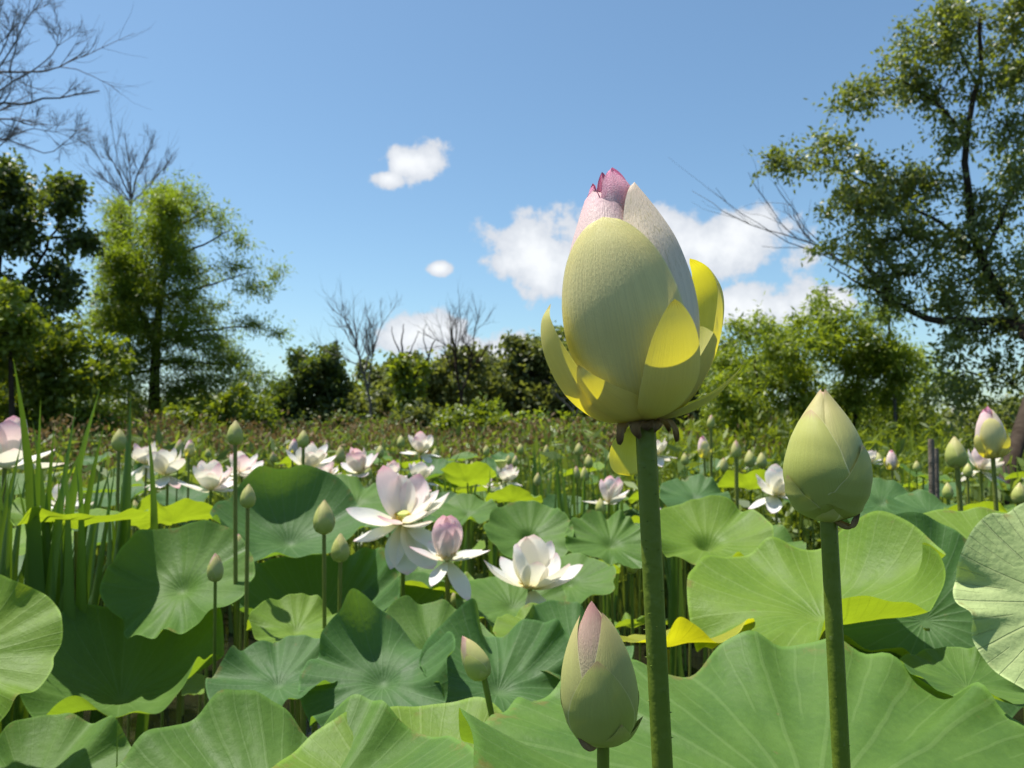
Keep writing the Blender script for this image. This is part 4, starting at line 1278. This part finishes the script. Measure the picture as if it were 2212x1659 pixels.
tree('leaning_tree', 'large dark-limbed leafy tree leaning in from the right edge', [(2163, 1085, TY - 4), (2190, 980, TY - 3.6), (2225, 870, TY - 2.5), (2262, 760, TY - 1.2), (2270, 640, TY)], (.062, .10),
     [([(2262, 760, TY - 1.2), (2190, 705, TY - .6), (2080, 690, TY - .2), (1985, 680, TY), (1930, 640, TY), (1860, 560, TY)], .085, .02),
      ([(2200, 706, TY - .3), (2165, 640, TY), (2120, 560, TY), (2100, 480, TY), (2088, 380, TY), (2090, 270, TY), (2115, 160, TY), (2120, 20, TY)], .07, .022),
      ([(2100, 540, TY), (2030, 480, TY), (1930, 430, TY), (1820, 370, TY), (1720, 340, TY)], .03, .008),
      ([(2090, 300, TY), (2020, 220, TY), (1930, 170, TY), (1850, 200, TY)], .025, .007),
      ([(2120, 560, TY), (2160, 480, TY), (2200, 400, TY), (2240, 330, TY)], .04, .012),
      ([(2100, 160, TY), (2060, 90, TY), (2020, 20, TY)], .02, .006),
      ([(1930, 640, TY), (1850, 610, TY), (1790, 570, TY)], .02, .006)],
     right_clumps, 'ash', leaf=.085, aspect=.24, K=10, twig=.42, droop=.35, seed=31, twigs=7, autolimb=False, up=.5)
# thin dead limb in front of the clouds
bare_tree('dead_limb_tree', 'thin leafless limb reaching left in front of the clouds', (1905, 900, 13), [([(1930, 800, 13), (1905, 640, 13), (1830, 570, 13), (1780, 540, 13), (1730, 520, 13), (1690, 505, 13)], .028), ([(1800, 555, 13), (1750, 515, 13), (1715, 475, 13)], .014)], .06, 33, depth=2, spread=.45, up=.1, nchild=3, trunk=True)

# bald cypress at left
CYP = 22
cyp = []
cr = random.Random(9)
for (x0, ytop, ybase, wl, wr, n) in [(355, 405, 965, 285, 260, 34), (258, 440, 720, 56, 36, 9)]:
    for k in range(n):
        f = (k + .5) / n
        y = ytop + (ybase - ytop) * f
        for s_ in (-1, 1, -1, 1, cr.choice((-1, 1)), cr.choice((-1, 1))):
            half = (wl if s_ < 0 else wr) * (f ** 1.05) * cr.uniform(.7, 1.12)
            u = cr.uniform(.12, .95)
            cyp.append((x0 + s_ * half * u, y + cr.uniform(-9, 9) - half * .10 * u, CYP + cr.uniform(-1.8, 1.8), 20 + half * .12, 5 + 4 * f, int(16 + 26 * f), cr.uniform(.35, .85)))
cyp += [(520, 520, CYP, 28, 24, 40, .6), (555, 620, CYP, 45, 16, 60, .6), (600, 590, CYP, 18, 18, 24, .6), (540, 700, CYP, 45, 14, 60, .5), (600, 718, CYP, 28, 9, 26, .6), (500, 580, CYP, 40, 18, 60, .6), (470, 480, CYP, 26, 40, 60, .6), (420, 450, CYP, 40, 45, 90, .55), (395, 420, CYP, 20, 30, 40, .6), (560, 820, CYP, 50, 20, 60, .5)]
cl_limbs = []
for (x, y, dx, dy) in [(345, 560, 150, -60), (342, 640, 190, -50), (340, 720, 230, -20), (338, 780, 200, 10), (345, 600, -120, -30), (340, 700, -150, 0), (338, 800, -180, 20), (350, 500, 100, -50)]:
    cl_limbs.append(([(x, y, CYP), (x + dx * .5, y + dy * .4, CYP), (x + dx, y + dy, CYP)], .05, .012))
cl_limbs.append(([(338, 760, CYP), (290, 640, CYP), (265, 540, CYP), (258, 440, CYP)], .08, .02))
tree('bald_cypress', 'feathery yellow-green conical cypress at left with a dark trunk', [(332, 965, CYP), (335, 800, CYP), (345, 650, CYP), (365, 520, CYP), (385, 420, CYP)], (.19, .03), cl_limbs, cyp, 'cypress', leaf=.17, aspect=.10, K=10, twig=.75, droop=.05, seed=41, twigs=2, autolimb=False, up=1.1, var_amp=.28, lump=0)

# trees at the far left
DL = 17
tree('broadleaf_tree', 'tall dark glossy-leaved tree at the left edge', [(-40, 970, DL), (-30, 800, DL), (-10, 600, DL), (10, 430, DL)], (.2, .06), [([(-30, 750, DL), (60, 600, DL), (130, 480, DL)], .07, .02)],
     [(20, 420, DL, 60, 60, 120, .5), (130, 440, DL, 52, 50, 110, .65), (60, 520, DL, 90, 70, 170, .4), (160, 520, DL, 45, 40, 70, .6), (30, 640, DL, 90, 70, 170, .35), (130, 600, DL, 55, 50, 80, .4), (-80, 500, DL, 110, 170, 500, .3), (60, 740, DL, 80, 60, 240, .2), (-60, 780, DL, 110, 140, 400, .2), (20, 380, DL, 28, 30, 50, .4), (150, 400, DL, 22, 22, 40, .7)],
     'dark', leaf=.13, aspect=.34, K=14, twig=.5, droop=.25, seed=43, twigs=4)
tree('maple_sapling', 'bright yellow-green young tree low at the left edge', [(30, 980, 13), (25, 850, 13), (20, 680, 13)], (.06, .02), [],
     [(10, 660, 13, 50, 55, 90, .8), (50, 700, 13, 40, 40, 60, .8), (-10, 760, 13, 55, 50, 80, .6), (-90, 720, 13, 80, 90, 160, .6)], 'shrub', leaf=.12, aspect=.40, K=10, twig=.4, seed=44, twigs=3)
tree('shrub_thicket', 'olive shrub thicket in front of the cypress trunk at left', [(110, 985, 14), (112, 900, 14), (118, 800, 14)], (.05, .02), [],
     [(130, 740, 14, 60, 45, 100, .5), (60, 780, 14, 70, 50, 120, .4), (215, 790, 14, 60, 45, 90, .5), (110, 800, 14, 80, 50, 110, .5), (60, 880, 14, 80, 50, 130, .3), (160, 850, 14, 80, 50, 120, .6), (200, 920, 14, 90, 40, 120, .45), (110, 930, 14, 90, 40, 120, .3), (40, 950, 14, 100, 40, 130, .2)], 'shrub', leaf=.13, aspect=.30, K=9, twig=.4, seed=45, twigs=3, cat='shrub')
tree('shrub_thicket', 'dark shrub right of the cypress base', [(500, 985, 19), (500, 930, 19), (500, 880, 19)], (.05, .02), [],
     [(440, 900, 19, 80, 45, 130, .35), (520, 880, 19, 60, 50, 120, .4), (560, 930, 19, 70, 40, 110, .35), (400, 945, 19, 90, 35, 110, .3), (470, 945, 19, 90, 30, 110, .55)], 'shrub', leaf=.15, aspect=.3, K=9, twig=.45, seed=46, twigs=3, cat='shrub')
BY = 14
bare_tree('bare_tree', 'leafless twiggy tree reaching in at the top left corner', (-170, 950, BY),
          [([(-170, 950, BY), (-150, 600, BY), (-110, 350, BY), (-60, 180, BY), (-20, 20, BY)], .12), ([(-110, 350, BY), (-20, 235, BY), (60, 222, BY), (140, 208, BY), (215, 196, BY)], .05), ([(-80, 250, BY), (10, 130, BY), (50, 60, BY), (80, 0, BY)], .03),
           ([(-110, 330, BY), (0, 300, BY), (100, 330, BY), (150, 300, BY)], .03), ([(-130, 450, BY), (-20, 330, BY), (60, 280, BY), (120, 285, BY)], .03), ([(-60, 230, BY), (40, 170, BY), (110, 120, BY), (130, 60, BY)], .03), ([(-60, 190, BY), (0, 120, BY), (30, 40, BY)], .03)], .1, 51, bark='bark_grey', depth=3, spread=.48, up=.14, nchild=6, trunk=True, thin=.62, clen=.5)
bare_tree('bare_tree', 'leafless fan of twigs rising behind the cypress top', (275, 950, 30),
          [([(278, 900, 30), (280, 600, 30), (282, 450, 30), (283, 400, 30)], .12), ([(283, 430, 30), (300, 370, 30), (330, 310, 30)], .06), ([(283, 430, 30), (255, 370, 30), (225, 320, 30)], .06), ([(283, 420, 30), (280, 360, 30), (272, 310, 30)], .05), ([(283, 440, 30), (230, 390, 30), (195, 360, 30)], .05), ([(283, 440, 30), (330, 390, 30), (365, 350, 30)], .05)], .1, 52, bark='bark_grey', depth=3, spread=.4, up=.3, nchild=6, trunk=True, thin=.6, clen=.62)

# trees across the middle
MY = 32
tree('evergreen_tree', 'dense dark tree right of the cypress', [(670, 965, MY), (670, 880, MY), (675, 790, MY)], (.2, .05), [],
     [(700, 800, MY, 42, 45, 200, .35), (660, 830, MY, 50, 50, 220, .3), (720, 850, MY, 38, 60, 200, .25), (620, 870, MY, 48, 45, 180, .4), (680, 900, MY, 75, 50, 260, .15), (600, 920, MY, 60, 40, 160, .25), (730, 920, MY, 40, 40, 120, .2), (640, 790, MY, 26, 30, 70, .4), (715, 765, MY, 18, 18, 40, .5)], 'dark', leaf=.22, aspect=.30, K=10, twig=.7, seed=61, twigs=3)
bare_tree('bare_tree', 'slender forked leafless tree left of the centre', (808, 950, 28), [([(808, 950, 28), (800, 880, 28), (788, 820, 28), (778, 780, 28), (765, 730, 28), (752, 700, 28)], .085), ([(795, 850, 28), (800, 790, 28), (812, 740, 28), (825, 700, 28)], .05), ([(786, 810, 28), (798, 760, 28), (790, 710, 28)], .04)], .1, 62, bark='bark_grey', depth=3, spread=.38, up=.25, nchild=5, trunk=True, thin=.75)
o = tree('ivy_clad_tree', 'leafless forked tree with ivy up its trunk', [(882, 955, 27), (880, 880, 27), (876, 820, 27), (868, 780, 27)], (.13, .07), [([(880, 860, 27), (900, 810, 27), (925, 770, 27), (940, 735, 27)], .07, .02), ([(870, 790, 27), (868, 740, 27), (872, 700, 27)], .05, .012), ([(868, 770, 27), (850, 730, 27), (846, 705, 27)], .03, .01), ([(872, 800, 27), (890, 750, 27), (905, 715, 27)], .03, .01), ([(925, 770, 27), (915, 730, 27), (920, 700, 27)], .025, .008)],
         [(878, 860, 27, 18, 40, 90, .4), (868, 800, 27, 18, 28, 60, .6), (895, 830, 27, 16, 26, 50, .5), (862, 785, 27, 14, 12, 26, .7), (910, 795, 27, 14, 14, 24, .5), (885, 910, 27, 20, 35, 70, .3)], 'shrub', leaf=.2, aspect=.36, K=8, twig=.4, seed=63, twigs=2)
bare_tree('bare_tree', 'dark many-branched leafless tree right of the ivy-clad one', (1000, 955, 29), [([(1000, 955, 29), (998, 880, 29), (990, 820, 29), (985, 770, 29), (975, 735, 29)], .09), ([(996, 860, 29), (1012, 800, 29), (1022, 750, 29), (1026, 715, 29)], .06), ([(992, 830, 29), (972, 790, 29), (962, 760, 29)], .04), ([(1010, 810, 29), (1035, 780, 29), (1050, 750, 29)], .04)], .1, 64, bark='bark', depth=3, spread=.42, up=.22, nchild=5, trunk=True, thin=.75)
bare_tree('bare_tree', 'pale leafless shrub low before the dark treeline', (1240, 945, 22), [([(1240, 945, 22), (1238, 880, 22), (1225, 840, 22)], .03), ([(1240, 900, 22), (1265, 860, 22), (1285, 850, 22)], .02), ([(1240, 890, 22), (1200, 850, 22), (1190, 830, 22)], .02)], .05, 65, bark='bark_grey', depth=2, spread=.5, up=.1, nchild=3, trunk=True)
trs = [
    ('treeline_tree', 'rounded olive tree behind the leafless trees', 960, 32, [(965, 815, 60, 45, 190), (930, 870, 80, 50, 210), (1015, 840, 70, 50, 200), (820, 870, 50, 40, 120), (840, 910, 60, 40, 130)], 'olive'),
    ('treeline_tree', 'taller olive-green tree left of the big lotus', 1140, 34, [(1140, 778, 46, 32, 170), (1185, 810, 66, 55, 290), (1110, 830, 60, 50, 240), (1240, 830, 60, 55, 230), (1220, 880, 70, 50, 230), (1150, 910, 80, 40, 220)], 'olive'),
    ('treeline_tree', 'dark tree mass behind the big lotus stalk', 1330, 34, [(1300, 820, 80, 60, 250), (1400, 840, 90, 60, 260), (1340, 910, 120, 45, 280), (1480, 850, 80, 60, 220), (1500, 910, 80, 45, 170)], 'olive'),
    ('treeline_tree', 'grey-green tree between the slender and the ivy-clad leafless trees', 840, 36, [(830, 820, 36, 34, 120), (860, 860, 50, 45, 170), (800, 880, 50, 45, 150)], 'olive'),
    ('treeline_tree', 'broad low olive tree behind the bright green shrub', 1060, 36, [(1050, 820, 40, 34, 140), (1020, 860, 60, 45, 200), (1090, 880, 60, 45, 200), (960, 830, 34, 26, 90)], 'olive'),
    ('treeline_tree', 'loose green tree in the gap right of the dense dark tree', 770, 38, [(765, 890, 45, 40, 170), (740, 910, 40, 35, 120), (800, 905, 40, 35, 110)], 'willow'),
    ('treeline_tree', 'pale olive tree filling the belt under the highest pink-tipped bloom', 905, 38, [(900, 850, 45, 40, 180), (930, 870, 45, 45, 180), (880, 900, 50, 40, 150)], 'willow'),
    ('treeline_tree', 'wide green tree just left of the big lotus petals', 1230, 38, [(1200, 800, 55, 45, 220), (1260, 820, 60, 50, 240), (1290, 870, 60, 50, 200)], 'ash'),
    ('treeline_tree', 'green tree right of the big lotus, behind the willow thicket', 1560, 36, [(1540, 800, 60, 55, 240), (1600, 830, 60, 50, 200), (1500, 840, 55, 50, 200)], 'ash'),
    ('shrub', 'bright green shrub at the foot of the dark leafless tree', 1020, 20, [(1020, 900, 42, 34, 110), (990, 935, 36, 28, 70), (1050, 930, 40, 30, 80)], 'shrub'),
    ('shrub', 'green shrub left of the big lotus stalk', 1165, 21, [(1165, 925, 55, 28, 90), (1110, 930, 40, 25, 60), (1250, 930, 60, 28, 90)], 'willow'),
    ('shrub', 'low dark thicket under the dense dark tree', 760, 24, [(700, 935, 70, 25, 90), (780, 930, 60, 28, 90), (850, 935, 60, 25, 80)], 'dark'),
    ('shrub', 'low thicket under the ivy-clad tree', 930, 24, [(920, 925, 50, 30, 90), (900, 900, 30, 25, 60)], 'olive'),
]
for i, (nm, lab, x, Y, cs, mt) in enumerate(trs):
    top = min(c[1] for c in cs)
    tree(nm, lab, [(x, 965, Y), (x + 3, 910, Y), (x, top + 30, Y)], (.12 if nm != 'shrub' else .04, .04 if nm != 'shrub' else .015), [],
         [(a, b - (16 if Y > 26 else 0), Y + random.uniform(-1.5, 1.5), c * 1.15, d * 1.2, int(n * 1.6), random.uniform(.2, .7)) for a, b, c, d, n in cs], mt, leaf=.24 if Y > 26 else .15, aspect=.33, K=9, twig=.7 if Y > 26 else .45, seed=70 + i, twigs=4, cat='tree' if nm != 'shrub' else 'shrub')

# willow-like thicket at the right
WY = 13.5
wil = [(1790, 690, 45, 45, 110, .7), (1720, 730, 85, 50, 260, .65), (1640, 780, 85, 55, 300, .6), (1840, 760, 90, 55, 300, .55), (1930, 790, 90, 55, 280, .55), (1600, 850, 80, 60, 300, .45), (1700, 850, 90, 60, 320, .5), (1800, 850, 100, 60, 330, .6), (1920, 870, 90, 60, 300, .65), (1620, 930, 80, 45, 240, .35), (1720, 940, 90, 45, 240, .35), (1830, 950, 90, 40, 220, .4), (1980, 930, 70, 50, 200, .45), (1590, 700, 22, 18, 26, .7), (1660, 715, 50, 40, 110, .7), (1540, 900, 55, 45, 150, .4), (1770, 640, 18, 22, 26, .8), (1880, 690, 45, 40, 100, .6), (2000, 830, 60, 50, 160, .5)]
tree('willow_thicket', 'feathery bright green willow thicket behind the large closed bud', [(1740, 985, WY), (1738, 900, WY), (1735, 760, WY)], (.05, .02),
     [([(1840, 985, WY), (1850, 850, WY), (1860, 720, WY)], .04, .012), ([(1640, 985, WY), (1640, 880, WY), (1630, 760, WY)], .04, .012), ([(1930, 985, WY), (1935, 880, WY), (1930, 780, WY)], .04, .012)],
     [(a, b, WY + random.uniform(-1, 1), c, d, n, tn) for a, b, c, d, n, tn in wil], 'willow', leaf=.12, aspect=.13, K=11, twig=.5, droop=.35, seed=81, twigs=5, var_amp=.3, up=.8)
# trees beyond the right and left edges, and a far wood behind everything
tree('broadleaf_tree', 'leafy tree beyond the right edge of the picture', [(2560, 990, 16), (2560, 800, 16), (2555, 500, 16)], (.18, .06), [], [(2560, 420, 16, 190, 170, 500, .4), (2500, 650, 16, 170, 140, 420, .4), (2640, 760, 16, 190, 150, 420, .4), (2480, 880, 16, 150, 90, 300, .3)], 'ash', leaf=.16, aspect=.32, K=9, twig=.5, seed=91, twigs=4)
tree('broadleaf_tree', 'dark tree beyond the left edge of the picture', [(-330, 990, 18), (-330, 800, 18), (-320, 500, 18)], (.18, .06), [], [(-330, 480, 18, 190, 170, 500, .4), (-260, 720, 18, 170, 140, 420, .3), (-420, 800, 18, 190, 150, 420, .3)], 'dark', leaf=.2, aspect=.34, K=9, twig=.5, seed=92, twigs=4)
fw = [(x, 905 + 14 * math.sin(x * .013), 60 + 5 * math.sin(x * .03), 95, 38 + 10 * math.sin(x * .021), 130, .3 + .2 * math.sin(x * .05)) for x in range(-500, 2800, 75)]
r = np.random.default_rng(95)
V, F, A, _ = crown_arrays(fw, r, .5, .38, 8, 1.2, .2)
o = obj('distant_wood', mesh_np('distant_wood', V, F, M['olive'], attrs={'var': A}, smooth=False), kind='stuff')
tag(o, 'low distant wood seen between the nearer trees', 'woodland')

# wooden post by the pond
for i, (x, yt, yb, d, hw, lab) in enumerate([(2011, 948, 1078, 3.3, 6.5, 'weathered wooden post standing left of the leaning trunk'), (2022, 968, 1075, 3.7, 5, 'thinner post just behind the weathered wooden post')]):
    tp, k = P(x, yt, d), d / FPX
    o = thing('wooden_post', lab, 'post', (tp.x, tp.y, 0))
    prng = np.random.default_rng(i)
    q = np.array([[0, 0, -.3], [.004, 0, tp.z * .3], [-.004, 0, tp.z * .7], [0, 0, tp.z - .02], [0, 0, tp.z]])
    V, F = tube_arrays(q, [hw * k * 1.1, hw * k * 1.03, hw * k, hw * k * .98, hw * k * .8], 10)
    V += prng.normal(size=V.shape) * hw * k * .05
    obj('shaft', mesh_np('shaft', V, F, M['wood'], smooth=False), o)

# fallen petals on the water between the stalks
lr2 = random.Random(77)
for k in range(16):
    yy = lr2.uniform(1.2, 2.6)
    pb_ = obj('fallen_petal', FP['out_petal_p' if k % 2 else 'out_petal_w'], None, (lr2.uniform(-.5, .5) * yy, yy, .012), (lr2.uniform(-.3, .3), lr2.uniform(-.2, .2), lr2.uniform(0, 6.28)), (.6,) * 3)
    tag(pb_, 'fallen lotus petal floating on the dark water between stalks', 'petal', 'fallen petals')
